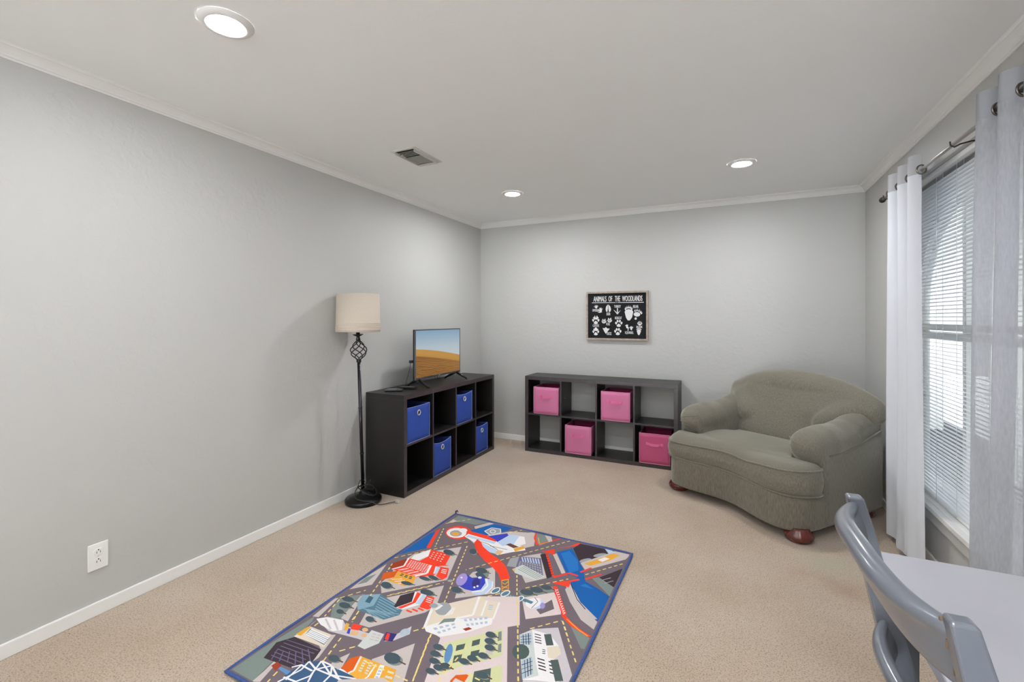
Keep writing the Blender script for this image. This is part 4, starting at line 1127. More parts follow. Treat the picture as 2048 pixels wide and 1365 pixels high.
wh 8 645 923 641 863 636 864 640 924
bu 7 464 970 507 954 560 992 593 944 600 884 571 857 529 852 480 864
bu 8 528 958 534 989 557 989 589 942
pu 9 574 915 575 901 571 890 563 886 552 889 541 899 532 913 526 929 524 945 528 955 537 960 548 956 559 946 568 932
li 8 500 903 500 882 494 868 482 864 468 870 454 885 443 906 436 931 436 952 442 967 454 972 468 965 483 949 494 927
wh 9 463 933 464 931 464 928 463 926 460 924 458 925 455 926 453 928 451 931 451 934 453 936 455 937 458 937 461 936
wh 9 551 978 553 974 552 970 550 966 546 964 541 964 537 966 534 969 533 973 533 978 536 981 540 983 544 983 548 981
wh 10 567 889 569 886 569 883 567 881 565 880 563 880 560 882 557 885 556 888 556 891 557 893 559 894 562 894 565 892
wh 10 576 905 577 902 577 899 576 896 574 895 571 896 568 897 566 900 565 903 565 906 566 909 568 910 571 910 574 908
st 3 135 529 109 591 182 635 339 599 357 589 370 552 329 495 175 494
sl 4 134 529 109 591 182 635 217 551 175 494
sd 5 159 555 142 601 172 598 188 556
sl 4 195 619 343 597 343 592 194 614
sl 4 204 603 342 582 341 577 203 598
sl 4 213 587 341 568 340 563 212 582
sl 4 221 571 339 553 339 548 221 567
sl 4 230 556 338 539 337 534 229 551
sl 4 238 541 337 525 336 520 238 536
sl 5 191 514 366 558 367 554 192 510
sl 6 193 515 353 542 353 538 194 511
sl 7 195 516 339 526 340 522 195 512
sl 8 197 517 326 510 326 506 196 513
sl 9 198 517 314 495 313 491 198 513
sl 10 200 518 301 479 299 476 199 514
dk 5 306 589 276 668 320 725 358 654 320 588
wh 6 320 725 389 728 408 656 354 587 319 587 358 654
re 7 332 726 357 726 378 656 347 590 325 591 362 653
lb 7 368 725 389 727 408 656 383 647
re 3 391 725 434 730 468 654 460 640 417 638 409 653
wh 4 402 714 434 716 436 711 404 709
wh 4 407 702 439 703 441 698 409 697
wh 4 412 689 444 690 446 685 414 685
re 2 375 599 409 597 408 587 375 589
re 2 395 617 428 615 428 605 394 607
re 2 415 635 448 632 447 622 414 625
bl 1 805 1395 922 1227 991 1124 1052 1020 1105 966 1180 926 1185 942 1185 1114 1107 1159 1042 1186 992 1301 926 1395 873 1476
b2 2 832 1393 866 1441 944 1361 979 1268 943 1224
b2 2 1014 1113 1048 1165 1151 1113 1156 1010 1110 1008
bl 3 973 1134 1028 1045 1085 979 1183 911 1185 917 1185 1108 1102 1139 1038 1136
dk 2 731 1328 753 1351 876 1152 857 1120
re 3 756 1348 765 1357 882 1162 873 1151
bk 4 753 1329 768 1345 771 1343 756 1326
bk 4 768 1307 781 1322 784 1320 771 1304
bk 4 781 1285 795 1300 798 1297 784 1282
bk 4 795 1263 808 1278 811 1275 798 1260
bk 4 808 1242 821 1256 824 1254 811 1239
bk 4 821 1221 834 1235 837 1233 825 1218
bk 4 834 1201 846 1215 849 1212 837 1198
bk 4 847 1181 858 1194 861 1192 850 1178
bk 4 859 1161 870 1174 873 1172 862 1159
ro 1 769 1354 792 1381 910 1194 883 1162
pa 2 796 1360 810 1382 924 1215 909 1197
ro 1 942 1065 967 1101 1090 959 1020 923
pa 4 967 1101 982 1132 1073 1010 1180 926 1151 911 1053 980
bk 5 985 1133 1052 1026 1049 1024 981 1131
bk 5 1052 1026 1112 970 1109 967 1049 1023
pa 5 973 1074 981 1116 1028 1045 1085 979 1185 907 1185 851 1115 888 1028 990
re 2 908 1071 928 1081 1046 896 1030 879
wh 3 927 1053 946 1051 946 1048 927 1050
wh 4 944 1058 936 1040 933 1041 941 1059
wh 3 937 1036 955 1036 955 1033 937 1033
wh 4 954 1042 947 1024 944 1025 951 1043
wh 3 948 1020 965 1021 965 1018 948 1017
wh 4 964 1025 957 1008 954 1009 961 1026
wh 3 958 1004 974 1006 974 1003 958 1001
wh 4 973 1009 967 992 964 993 971 1010
wh 3 967 988 983 991 983 988 968 985
wh 4 983 993 977 976 974 977 980 994
wh 3 977 973 992 977 992 974 978 970
wh 4 992 977 987 961 984 962 989 978
wh 3 987 957 1000 962 1001 959 988 955
wh 4 1002 962 996 946 993 947 999 963
wh 3 996 943 1009 948 1010 945 997 940
wh 4 1011 947 1006 931 1003 932 1008 948
wh 3 1005 928 1017 934 1019 932 1007 925
wh 4 1020 932 1015 917 1012 918 1017 933
wh 3 1015 913 1026 921 1027 918 1016 911
wh 3 1028 917 1024 903 1021 903 1026 918
wh 3 1024 899 1034 907 1036 905 1025 897
wh 3 1037 903 1033 889 1030 889 1034 904
re 3 1037 893 1089 851 1077 836 1025 878
re 4 1088 852 1148 821 1139 803 1078 834
re 5 1146 821 1185 808 1178 789 1140 802
oc 5 1058 868 1124 826 1120 821 1055 863
oc 6 1123 826 1176 803 1173 798 1121 820
gr 6 1088 829 1185 791 1185 720 1171 717
re 3 724 1362 815 1479 879 1555 912 1555 914 1545 780 1422 805 1365
ro 4 655 1328 789 1507 816 1555 880 1555 854 1499 724 1362 651 1285
dk 4 876 1478 896 1553 1030 1555 1047 1555 1073 1511 985 1367 959 1346
gy 5 1006 1410 1006 1400 1001 1387 993 1372 981 1360 970 1352 960 1350 955 1354 954 1364 958 1377 967 1391 979 1404 990 1412 1000 1414
gy 5 1068 1501 1068 1490 1061 1477 1050 1462 1036 1451 1023 1443 1012 1442 1006 1447 1007 1457 1013 1470 1024 1485 1038 1497 1052 1504 1062 1506
pa 6 965 1343 1011 1284 1178 1492 1185 1526 1185 1555 1102 1555 1071 1505
oc 7 984 1346 1057 1454 1100 1528 1137 1519 1102 1440 1021 1340
wh 8 1040 1416 1068 1464 1097 1459 1069 1409
lb 7 1044 1554 1050 1555 1080 1555 1111 1541 1076 1513
ro 3 774 1022 954 1211 995 1199 967 1136 810 959
ro 1 1011 1284 1178 1492 1185 1478 1185 1408 1183 1397 1054 1229 1016 1248
re 2 877 1154 938 1226 949 1217 888 1145
re 3 944 1229 993 1224 992 1210 943 1215
re 4 898 1104 965 1155 974 1144 907 1092
re 5 964 1154 1004 1193 1014 1183 974 1144
re 6 903 1098 979 1142 984 1098
re 7 988 1259 1028 1325 1038 1319 998 1253
re 2 1031 1208 1091 1291 1101 1284 1041 1201
dk 1 1094 1249 1184 1391 1185 1375 1185 1202 1147 1196
gr 2 1065 1228 1092 1254 1185 1199 1185 1118
pa 3 1116 1237 1149 1278 1152 1276 1118 1235
pa 3 1134 1215 1168 1256 1170 1254 1137 1214
gy 2 616 1134 598 1214 634 1257 750 1293 838 1121 785 1119 672 1148
pl 3 634 1257 750 1293 834 1125 666 1145
lb 4 647 1255 654 1257 680 1218 672 1217
lb 4 662 1259 669 1261 695 1220 688 1219
lb 4 676 1263 684 1266 711 1223 703 1222
lb 4 691 1268 698 1270 726 1226 718 1224
lb 4 706 1272 713 1274 741 1228 733 1227
lb 4 720 1276 728 1278 756 1231 748 1229
lb 4 735 1280 742 1282 771 1233 763 1232
gy 4 656 1214 666 1215 669 1206 659 1205
gy 4 660 1201 670 1202 673 1192 662 1192
gy 4 663 1189 674 1188 677 1179 666 1180
gy 4 667 1176 679 1175 682 1165 669 1167
gy 4 670 1216 680 1217 684 1207 673 1206
gy 4 675 1202 685 1202 689 1192 678 1192
gy 4 679 1188 690 1187 694 1177 682 1178
gy 4 684 1174 696 1173 699 1162 687 1164
gy 4 684 1218 693 1219 698 1208 688 1207
gy 4 690 1202 700 1203 705 1191 694 1192
gy 4 695 1187 706 1187 711 1175 699 1176
gy 4 701 1172 713 1171 717 1160 705 1162
gy 4 698 1220 707 1221 712 1208 702 1208
gy 4 704 1203 715 1203 720 1191 709 1191
gy 4 711 1186 722 1186 727 1174 716 1175
gy 4 718 1170 730 1169 735 1157 723 1159
gy 4 711 1221 721 1223 727 1209 717 1209
gy 4 719 1203 729 1204 735 1191 725 1191
gy 4 727 1186 738 1185 744 1172 732 1173
gy 4 735 1168 746 1167 752 1154 740 1156
gy 4 725 1223 734 1224 741 1210 731 1210
gy 4 734 1204 744 1204 751 1190 740 1190
gy 4 743 1185 754 1184 760 1171 749 1172
gy 4 751 1166 763 1165 770 1151 758 1153
gy 4 738 1225 748 1226 755 1211 745 1210
gy 4 748 1204 759 1205 766 1190 755 1190
gy 4 758 1184 769 1184 776 1169 765 1170
gy 4 768 1164 780 1163 787 1149 775 1150
gy 4 752 1227 761 1228 769 1212 760 1211
gy 4 763 1205 773 1205 781 1190 771 1190
gy 4 774 1183 785 1183 793 1167 781 1169
gy 4 785 1162 796 1161 804 1146 792 1148
gy 4 765 1229 775 1230 784 1213 774 1212
gy 4 777 1205 787 1206 796 1189 786 1189
gy 4 789 1183 800 1182 809 1166 797 1167
gy 4 801 1160 812 1159 821 1143 809 1145
ta 5 656 1120 689 1188 735 1107 681 1099
gw 6 666 1145 691 1185 841 1132 810 1079 684 1094
gr 7 686 1137 814 1095 813 1092 685 1133
gr 7 690 1149 820 1105 818 1102 689 1146
gr 7 694 1162 825 1116 824 1112 693 1158
gr 7 698 1175 830 1126 829 1122 697 1171
re 5 324 1274 316 1326 354 1306 395 1261 479 1209 554 1173 613 1132 682 1043 686 1020 649 1001 613 1046 560 1085 481 1129 395 1190
oc 6 653 1003 682 1030 727 943 700 919
ro 7 660 997 682 1020 721 948 699 927
oc 8 669 989 688 980 686 976 667 984
oc 9 685 978 687 1007 692 1007 690 978
oc 8 692 935 693 962 698 962 697 935
oc 9 696 965 717 956 715 952 695 960
oc 9 683 960 703 953 701 948 682 956
oc 10 699 950 701 978 706 978 704 950
st 2 648 916 716 917 716 897 648 896
st 2 717 917 869 912 868 892 716 897
pa 3 652 915 674 895 672 893 650 912
pa 3 669 914 690 895 688 892 667 912
pa 3 686 913 706 894 704 892 684 911
pa 3 703 913 722 894 720 892 701 910
pa 3 719 912 739 894 736 892 717 910
pa 3 736 911 754 894 752 892 734 909
pa 3 752 911 770 894 768 892 750 909
pa 3 768 910 786 894 784 892 766 908
pa 3 784 910 802 894 800 891 782 907
pa 3 800 909 817 894 815 891 798 907
pa 3 816 908 833 893 831 891 814 906
pa 3 832 908 848 893 846 891 830 905
pa 3 847 907 863 893 861 891 845 905
wh 4 682 939 687 929 689 916 687 903 681 891 673 883 665 880 657 884 652 893 650 906 652 920 658 933 666 941 675 943
st 5 680 933 683 926 684 917 682 906 677 896 671 890 665 887 660 890 656 896 656 906 658 917 662 926 668 933 674 936
wh 7 737 938 742 929 743 916 741 902 735 890 727 882 719 880 712 884 707 893 705 906 708 919 713 932 721 940 730 942
st 8 735 932 738 926 738 916 736 905 731 896 726 889 719 887 714 889 711 896 711 905 713 916 717 926 723 932 729 935
wh 4 817 928 821 919 822 906 819 893 813 881 806 874 797 872 791 875 786 884 785 896 788 910 794 922 802 930 810 932
st 5 814 923 817 916 817 907 815 896 810 887 804 881 798 878 793 881 790 887 790 896 792 907 797 916 803 923 809 925
ro 2 909 865 925 918 945 968 981 907 938 842
wh 4 916 930 921 913 918 893 909 876 895 865 879 861 863 866 851 878 846 896 848 915 857 933 872 945 889 949 905 943
lb 5 924 926 929 910 927 893 920 879 908 869 895 867 881 872 871 883 866 899 867 916 874 931 886 941 900 943 914 938
wh 6 905 928 910 911 908 894 899 878 886 868 871 864 857 869 847 880 842 896 843 914 852 930 865 941 880 944 895 939
bk 7 866 947 893 923 891 921 864 945
bk 7 893 921 886 865 883 866 891 922
st 7 826 918 874 912 871 892 823 898
li 6 934 910 937 900 937 891 934 885 930 882 924 884 918 890 913 899 910 909 910 918 912 924 917 927 923 925 929 918
gr 4 858 970 858 959 851 950 839 943 823 940 808 942 796 948 789 957 789 968 796 978 809 984 824 987 839 985 852 979
tr 5 846 972 846 962 840 953 828 946 814 943 799 945 787 951 780 961 780 971 787 981 798 987 813 990 828 988 840 982
bn 6 842 970 871 969 871 963 842 964
gr 5 893 1009 893 999 886 989 873 982 858 980 843 982 830 988 824 997 824 1008 831 1018 844 1025 859 1028 875 1025 887 1019
tr 6 881 1012 881 1002 874 992 863 985 848 983 833 985 822 991 815 1001 815 1011 821 1021 833 1028 848 1031 863 1028 875 1022
bn 7 877 1010 906 1009 906 1003 877 1004
gr 4 920 1049 920 1040 914 1032 904 1026 891 1024 879 1026 869 1032 863 1040 864 1049 870 1057 880 1063 893 1065 905 1063 915 1057
tr 5 911 1052 911 1043 905 1035 895 1029 883 1027 871 1029 862 1034 856 1043 856 1052 862 1060 872 1066 884 1068 896 1066 906 1060
bn 6 907 1050 931 1049 931 1043 907 1044
gr 6 404 1184 407 1172 405 1162 399 1155 388 1154 377 1158 366 1166 357 1177 354 1189 356 1199 363 1206 373 1207 385 1203 396 1195
tr 7 394 1189 397 1177 396 1167 389 1161 379 1159 368 1163 357 1171 349 1183 345 1195 347 1205 353 1212 363 1213 375 1209 386 1200
bn 8 395 1183 419 1175 418 1170 393 1178
pi 1 527 555 559 724 757 875 983 425 710 288 624 511
pi 8 469 664 621 834 798 919 887 734 621 513 525 532
cr 9 473 659 623 831 667 701 616 651 523 535
cr 9 623 831 672 821 736 843 760 723 669 698
wh 10 478 661 529 537 518 532 467 657
wh 11 519 538 611 654 621 647 528 531
wh 10 612 655 663 705 672 696 620 646
wh 11 662 699 619 830 630 834 673 702
wh 10 675 823 709 714 701 712 668 820
wh 10 736 836 767 719 759 717 728 834
wh 12 523 535 619 646 760 723 774 683 709 594 621 518 545 517
gb 13 559 548 569 558 583 552 574 541
gb 13 588 535 596 545 609 539 602 529
gb 13 577 567 587 578 599 571 590 560
gb 13 602 553 610 564 622 557 615 547
gb 13 595 586 606 597 615 590 606 579
gb 13 617 572 625 582 634 575 627 565
gb 13 614 606 624 617 632 609 623 598
gb 13 631 591 639 601 647 594 640 584
gb 13 646 657 656 665 669 653 659 646
gb 13 672 635 681 642 693 631 684 625
gb 13 665 671 675 678 686 666 677 659
gb 13 688 648 697 655 708 643 700 637
gb 13 684 684 694 691 704 679 694 672
gb 13 705 660 714 667 724 656 715 649
gb 13 703 697 714 705 722 692 712 685
gb 13 722 673 731 680 739 668 731 661
gb 13 722 711 733 718 740 705 730 698
gb 13 738 686 748 693 755 680 746 673
gb 10 696 799 717 804 719 798 698 792
gb 10 701 785 721 791 723 785 704 779
gb 10 706 772 725 778 727 772 709 765
br 13 677 601 695 623 714 619 696 596
gr 13 566 573 566 620 611 648 617 624 583 602
gy 10 545 707 557 689 561 669 558 651 548 639 532 633 514 637 498 648 485 666 480 686 483 704 494 718 510 723 528 719
gw 11 500 694 506 683 507 672 503 661 495 654 484 651 473 653 464 660 458 670 456 682 460 692 468 700 479 703 491 701
gy 12 487 686 489 679 488 671 483 665 475 661 466 660 457 662 451 668 448 675 449 682 454 689 462 693 472 693 480 691
wh 12 489 655 498 698 508 696 499 653
wh 11 555 706 558 707 562 642 557 638
wh 10 560 707 563 707 571 652 566 647
wh 10 566 707 568 708 580 661 575 657
yg 2 657 493 830 679 902 542 865 496 786 418 735 341
b3 3 721 455 729 433 732 416 730 406 723 405 713 413 701 429 690 450 681 472 677 491 679 502 686 503 697 494 710 477
gd 3 709 506 735 532 746 502 723 477
gd 3 753 558 776 583 789 553 767 528
gd 3 732 453 756 475 770 442 749 417
gd 3 780 503 806 528 817 496 794 472
pa 3 778 623 825 618 867 524 841 517
gr 3 824 653 834 665 860 615 848 603
gr 3 859 588 868 599 890 555 879 546
gr 3 677 467 678 460 674 454 667 449 657 447 646 448 637 452 631 458 630 466 634 472 641 477 652 479 663 478 672 473
tr 4 668 469 669 462 666 456 659 451 649 449 639 450 630 454 624 461 623 468 626 474 634 479 644 481 654 479 663 475
bn 5 667 468 688 467 687 461 666 462
gr 2 687 431 688 425 685 418 677 414 667 412 657 413 648 417 643 422 641 429 645 436 653 440 663 442 673 441 682 437
tr 3 679 433 680 426 677 420 669 416 660 414 650 415 641 419 636 424 635 431 638 438 645 442 655 444 665 443 674 439
bn 4 677 432 698 431 697 425 677 426
gr 2 706 398 707 392 703 386 696 381 686 379 676 380 668 384 662 389 661 396 665 402 672 406 682 408 692 407 701 404
tr 3 698 400 699 393 695 387 688 383 679 381 669 382 661 386 656 391 655 398 658 404 665 408 674 410 684 409 693 405
bn 4 696 399 716 398 716 392 696 393
gr 3 740 377 741 371 737 365 730 361 720 359 711 360 702 363 697 368 696 375 700 381 707 385 717 387 727 386 735 383
tr 4 732 379 733 372 729 367 723 362 714 360 704 361 696 365 691 370 690 377 693 382 700 387 709 389 719 388 727 384
bn 5 730 378 750 378 749 372 730 372
gr 5 760 396 761 390 757 384 750 379 740 377 731 378 722 382 717 387 717 394 720 400 728 404 737 406 747 405 755 402
tr 6 752 397 753 391 750 385 743 381 734 379 724 380 716 384 711 389 710 396 714 402 721 406 730 408 739 407 747 403
bn 7 750 397 770 396 770 390 750 391
gr 4 811 448 812 441 808 435 800 431 791 429 781 430 773 433 768 439 767 446 771 452 779 457 788 459 798 458 806 454
tr 5 803 449 804 443 800 437 793 432 784 431 775 432 767 435 762 441 761 448 765 454 772 459 781 461 791 459 798 455
bn 6 801 449 821 448 820 442 801 443
gr 4 832 476 832 469 828 463 821 458 811 457 801 458 793 462 788 468 788 474 791 481 799 485 809 487 819 486 827 482
tr 5 823 478 824 471 820 465 813 460 804 458 795 460 787 464 782 470 781 476 785 483 792 487 801 489 811 488 819 484
bn 6 822 477 841 476 841 470 821 471
gr 3 862 508 862 501 858 494 851 490 841 488 832 489 823 493 819 499 818 506 822 513 830 518 840 519 849 518 858 514
tr 4 854 510 855 503 851 496 844 492 835 490 825 491 817 495 813 502 812 509 816 515 823 520 832 521 842 520 850 516
bn 5 852 509 872 507 871 501 852 503
gr 4 833 626 833 618 829 611 821 606 811 604 800 606 791 611 786 618 786 626 790 633 798 638 808 640 819 638 828 633
tr 5 824 628 825 620 821 613 813 608 803 607 793 608 785 613 780 620 779 628 783 636 790 640 800 642 811 640 819 635
bn 6 822 627 843 625 843 619 822 621
gr 4 847 590 848 582 844 576 836 571 826 569 815 570 807 575 802 582 801 590 805 597 813 601 824 603 834 602 842 597
tr 5 839 592 839 585 836 578 828 573 819 571 809 573 800 578 795 584 795 592 798 599 806 604 816 606 826 604 834 599
bn 6 837 591 857 589 857 583 837 585
gr 4 865 558 865 551 861 544 853 539 843 538 833 539 825 543 820 550 820 557 824 564 832 569 842 571 852 569 860 565
tr 5 857 560 857 553 853 546 846 542 836 540 827 541 819 546 814 552 813 560 817 566 825 571 834 573 844 571 852 567
bn 6 855 559 875 557 874 551 854 553
gr 2 724 349 725 343 721 338 714 333 705 331 695 332 687 335 682 341 681 347 684 353 692 357 701 359 711 358 719 355
tr 3 716 351 717 345 714 339 707 335 698 333 689 334 681 337 676 342 675 348 678 354 685 359 694 360 703 360 711 356
bn 4 715 350 734 350 734 344 714 344
yg 2 839 407 926 496 966 416 848 357
gd 3 846 419 895 462 927 397 868 367
gr 4 915 419 915 412 910 405 901 401 890 399 879 400 871 405 866 411 866 418 871 425 880 429 891 431 902 430 911 425
tr 5 907 421 907 413 902 407 893 403 883 401 872 402 864 406 859 413 859 420 864 427 872 431 883 433 894 431 902 427
bn 6 904 421 925 420 925 414 904 415
or 2 789 344 793 373 837 400 841 354 794 330
pv 1 945 735 1043 795 1185 569 1185 526 1034 450
wh 2 912 679 947 732 1028 737 1085 691 1109 655 1095 614 1155 511 1072 485 1027 465 976 557
gw 3 912 679 948 730 1033 574 1073 510 1027 465
gb 4 916 678 951 713 983 646 942 629
gb 4 983 549 1011 587 1051 511 1026 468
dk 5 927 687 954 634 951 633 924 686
dk 5 993 559 1034 479 1032 478 991 558
dk 6 921 668 959 697 960 695 923 666
dk 6 992 530 1022 567 1024 565 995 528
dk 7 935 696 964 639 961 638 933 695
dk 7 1001 569 1041 490 1038 489 998 567
dk 8 928 654 966 680 968 678 930 652
dk 8 1002 510 1031 547 1033 546 1004 509
dk 9 944 705 974 644 971 642 941 703
dk 9 1009 578 1047 501 1044 500 1006 577
dk 10 934 641 974 664 975 661 936 638
dk 10 1011 491 1039 529 1042 527 1013 489
dk 3 967 715 994 718 997 713 969 710
dk 3 974 700 1001 703 1004 698 976 695
dk 3 981 685 1009 689 1011 684 983 680
dk 3 988 671 1016 675 1018 670 990 666
dk 3 1032 592 1062 594 1066 588 1036 586
dk 3 1041 576 1071 578 1074 572 1044 570
dk 3 1049 561 1079 563 1083 557 1052 555
dk 3 1057 546 1088 548 1091 542 1060 540
dk 3 1078 596 1093 598 1097 591 1082 590
dk 3 1087 580 1103 581 1106 574 1090 573
dk 3 1095 563 1112 564 1115 558 1098 557
dk 3 1103 547 1121 548 1124 542 1106 541
cr 3 1044 664 1085 691 1109 655 1095 614 1070 611
dk 3 1032 644 1044 646 1046 642 1033 641
dk 3 1036 635 1048 637 1050 633 1037 631
dk 3 1040 625 1052 628 1053 624 1041 621
gd 5 991 607 996 589 993 571 984 558 971 551 955 552 940 561 929 576 923 594 925 613 934 627 948 634 965 632 980 623
gd 3 1030 743 1065 685 1039 670 1004 728
gd 4 1109 619 1165 528 1139 512 1083 603
gr 1 12 136 16 192 34 375 53 345 107 135 136 12 12 12
pa 1 63 369 65 335 129 63 136 12 143 12 164 22 142 92 92 231 70 315
pa 2 12 512 24 522 55 377 26 370 12 493
pa 1 67 318 199 322 215 330 258 204 253 171 223 243
pv 2 55 365 89 398 167 414 211 390 328 398 359 402 357 356 315 353 169 332
wh 3 55 365 88 393 170 411 216 363 185 340 107 345
pv 4 94 387 169 349 165 342 90 380
pv 4 133 399 202 358 198 351 129 392
dk 2 64 106 31 186 70 243 231 241 255 177 206 119
pl 3 73 162 102 114 99 112 70 160
pl 4 78 131 222 140 222 136 78 127
pl 5 101 169 137 123 134 121 98 167
pl 6 73 148 223 158 223 154 74 144
pl 7 126 178 172 132 169 130 123 176
pl 8 69 165 223 176 223 172 69 161
pl 9 147 190 206 141 203 138 145 187
pl 10 64 182 224 195 224 191 65 178
pl 11 166 204 240 150 238 147 164 201
pl 3 60 200 224 214 225 210 60 196
pl 11 182 220 274 159 271 156 180 217
pl 3 55 217 225 233 225 229 55 214
cr 2 64 243 70 315 197 321 232 254
st 3 98 272 85 308 206 308 220 264
wh 4 98 278 214 275 214 269 98 272
wh 4 97 286 212 283 212 277 96 280
wh 4 95 294 210 291 210 285 95 288
wh 4 93 301 207 300 207 294 93 295
wh 4 91 309 205 308 205 302 91 303
oc 3 60 256 66 313 80 315 88 259
gu 12 223 44 220 86 228 147 242 173 283 197 501 199 528 186
wh 13 220 51 247 130 254 128 227 48
wh 14 247 128 239 172 246 174 254 130
wh 13 272 72 304 126 310 122 278 68
wh 14 304 123 280 195 287 197 311 125
wh 15 285 199 373 165 371 159 282 193
wh 16 376 162 380 121 373 120 369 162
wh 17 295 161 372 165 372 158 295 154
wh 17 371 165 500 202 502 196 373 159
wh 18 342 199 375 164 370 160 337 194
wh 19 372 165 457 165 457 158 372 158
wh 14 222 79 287 85 288 78 222 72
wh 15 228 150 293 148 293 141 228 143
wh 18 243 176 296 161 294 154 241 170
wh 15 323 94 293 150 299 154 329 97
wh 19 293 154 337 199 342 194 299 150
wh 20 341 200 439 154 436 148 338 193
wh 16 205 124 229 151 234 146 210 120
wh 17 235 149 245 70 239 69 228 148
wh 21 284 200 501 203 501 196 284 193
b3 13 149 95 155 104 222 106 224 88
br 14 130 92 132 117 165 110 168 82
pa 22 331 199 325 219 352 277 382 205 377 192
gr 23 351 232 354 225 352 218 344 212 333 209 321 210 309 213 301 219 298 226 300 233 308 239 319 242 332 241 343 238
tr 24 341 233 344 226 341 219 334 214 324 211 312 212 300 215 292 221 289 228 291 235 298 240 309 243 321 243 333 239
bn 25 340 231 365 231 365 225 340 225
pa 1 452 292 493 352 548 439 640 258 592 229 481 273
gr 2 570 338 574 326 569 315 558 307 543 303 525 304 509 310 498 320 494 332 498 343 510 352 526 356 544 354 560 348
tr 3 555 341 559 329 555 318 545 310 530 306 513 308 497 314 486 324 482 336 485 347 496 355 512 359 529 358 545 351
bn 4 555 335 590 333 590 327 555 329
or 23 379 205 374 256 401 289 434 214 422 197
oc 22 406 284 576 292 603 239 515 185 424 198 434 214
wh 24 408 285 438 217 431 214 401 282
wh 25 438 214 427 196 421 200 431 218
wh 23 502 284 522 288 553 217 535 211
gw 23 427 276 442 276 445 270 430 269
gw 23 432 264 447 264 450 258 435 257
gw 23 437 252 452 253 455 246 440 246
gw 23 442 240 457 241 460 235 445 234
gw 23 447 229 462 230 465 223 450 223
gw 23 457 277 472 278 475 271 460 271
gw 23 462 265 477 266 480 259 465 259
gw 23 467 253 482 254 485 248 470 247
gw 23 472 242 487 242 490 236 475 235
gw 23 477 230 492 231 495 225 480 224
gb 24 511 273 523 277 527 269 515 265
gb 24 517 260 529 264 532 256 521 252
gb 24 523 247 534 250 538 242 527 239
gb 24 529 233 540 237 543 229 532 226
gw 23 551 275 578 278 582 269 554 266
gw 23 560 252 588 257 593 248 563 243
wh 23 491 278 507 218 501 216 485 276
wh 24 507 216 500 191 495 193 501 218
gw 3 347 321 330 420 396 424 415 372 387 320
pa 4 348 409 366 411 369 403 351 401
pa 4 354 393 373 396 376 389 358 386
pa 4 361 378 379 381 382 374 365 371
pa 4 371 412 389 414 392 407 374 404
pa 4 377 397 395 399 398 392 380 389
pa 4 383 382 401 385 404 378 386 375
pv 1 426 391 446 456 468 517 493 473 460 415
gb 2 475 492 482 484 486 475 486 464 482 456 475 450 466 449 457 453 450 460 446 470 446 480 450 489 457 495 466 496
pa 3 472 480 474 477 476 473 476 468 474 465 471 462 467 462 464 463 461 466 459 470 459 475 461 479 464 481 468 482
pu 2 418 394 394 438 444 449 457 405
re 3 419 401 403 435 417 438 437 403
re 3 242 383 226 416 271 423 281 392
oc 3 222 366 195 405 214 406 240 368
ta 3 267 356 253 382 290 386 301 366
bu 3 248 357 231 385 244 384 264 358
ta 1 315 415 318 410 318 405 315 401 310 398 303 397 297 399 291 403 288 408 288 413 291 417 296 420 303 420 310 418
ta 4 337 386 339 382 339 377 337 373 331 370 325 369 319 371 313 375 310 379 310 384 313 388 319 391 325 391 332 390
ye 2 19 1417 33 1433 38 1429 23 1413
ye 2 43 1445 58 1462 62 1458 48 1441
ye 3 68 1473 82 1490 87 1486 72 1469
ye 3 92 1502 106 1518 111 1514 97 1498
ye 3 117 1530 131 1546 135 1543 121 1526
ye 3 146 1555 146 1554 145 1555
ye 1 54 1353 62 1332 57 1330 48 1350
ye 1 68 1318 77 1298 71 1296 63 1316
ye 1 83 1284 91 1264 86 1261 77 1281
ye 1 97 1249 106 1229 100 1227 92 1247
ye 1 112 1215 120 1195 115 1192 106 1213
ye 1 126 1180 135 1160 129 1158 121 1178
ye 1 141 1146 145 1136 140 1133 135 1144
ye 1 284 1268 270 1251 265 1254 279 1272
ye 1 261 1239 247 1221 242 1225 256 1242
ye 1 237 1209 224 1192 219 1196 233 1213
ye 1 214 1180 201 1162 196 1166 210 1183
ye 1 191 1150 178 1133 173 1137 187 1154
ye 1 168 1121 155 1104 150 1107 163 1125
ye 3 145 1092 131 1074 127 1078 140 1095
ye 3 122 1062 108 1045 104 1049 117 1066
ye 1 99 1033 85 1016 80 1019 94 1037
ye 1 76 1003 62 986 57 990 71 1007
ye 1 53 974 39 957 34 960 48 978
ye 1 29 945 16 927 12 930 12 932 25 948
ye 1 310 1226 318 1205 312 1203 304 1224
ye 1 323 1191 331 1170 325 1168 318 1189
ye 1 336 1156 344 1135 339 1133 331 1154
ye 1 350 1121 358 1100 352 1098 344 1119
ye 1 363 1086 371 1065 365 1063 357 1084
ye 1 376 1051 384 1031 378 1028 371 1049
ye 1 390 1016 397 996 392 993 384 1014
ye 1 403 981 411 961 405 958 397 979
ye 1 416 946 424 926 418 923 410 944
ye 1 429 911 437 891 432 889 424 909
ye 1 443 876 450 856 445 854 437 874
ye 1 456 841 464 821 458 819 450 839
ye 1 469 806 477 786 471 784 464 804
ye 1 482 771 490 751 485 749 477 769
ye 11 496 736 502 719 497 717 490 734
ye 5 832 1554 819 1537 814 1540 825 1555 831 1555
ye 5 810 1524 798 1506 793 1510 805 1527
ye 5 789 1493 776 1476 771 1479 784 1497
ye 5 767 1463 754 1445 749 1449 762 1466
ye 5 745 1432 733 1415 728 1418 740 1436
ye 5 724 1402 711 1384 706 1388 719 1405
ye 5 702 1372 689 1354 684 1357 697 1375
ye 5 680 1341 668 1323 663 1327 676 1344
ye 5 659 1311 646 1293 641 1296 654 1314
ye 1 637 1280 624 1262 619 1266 632 1283
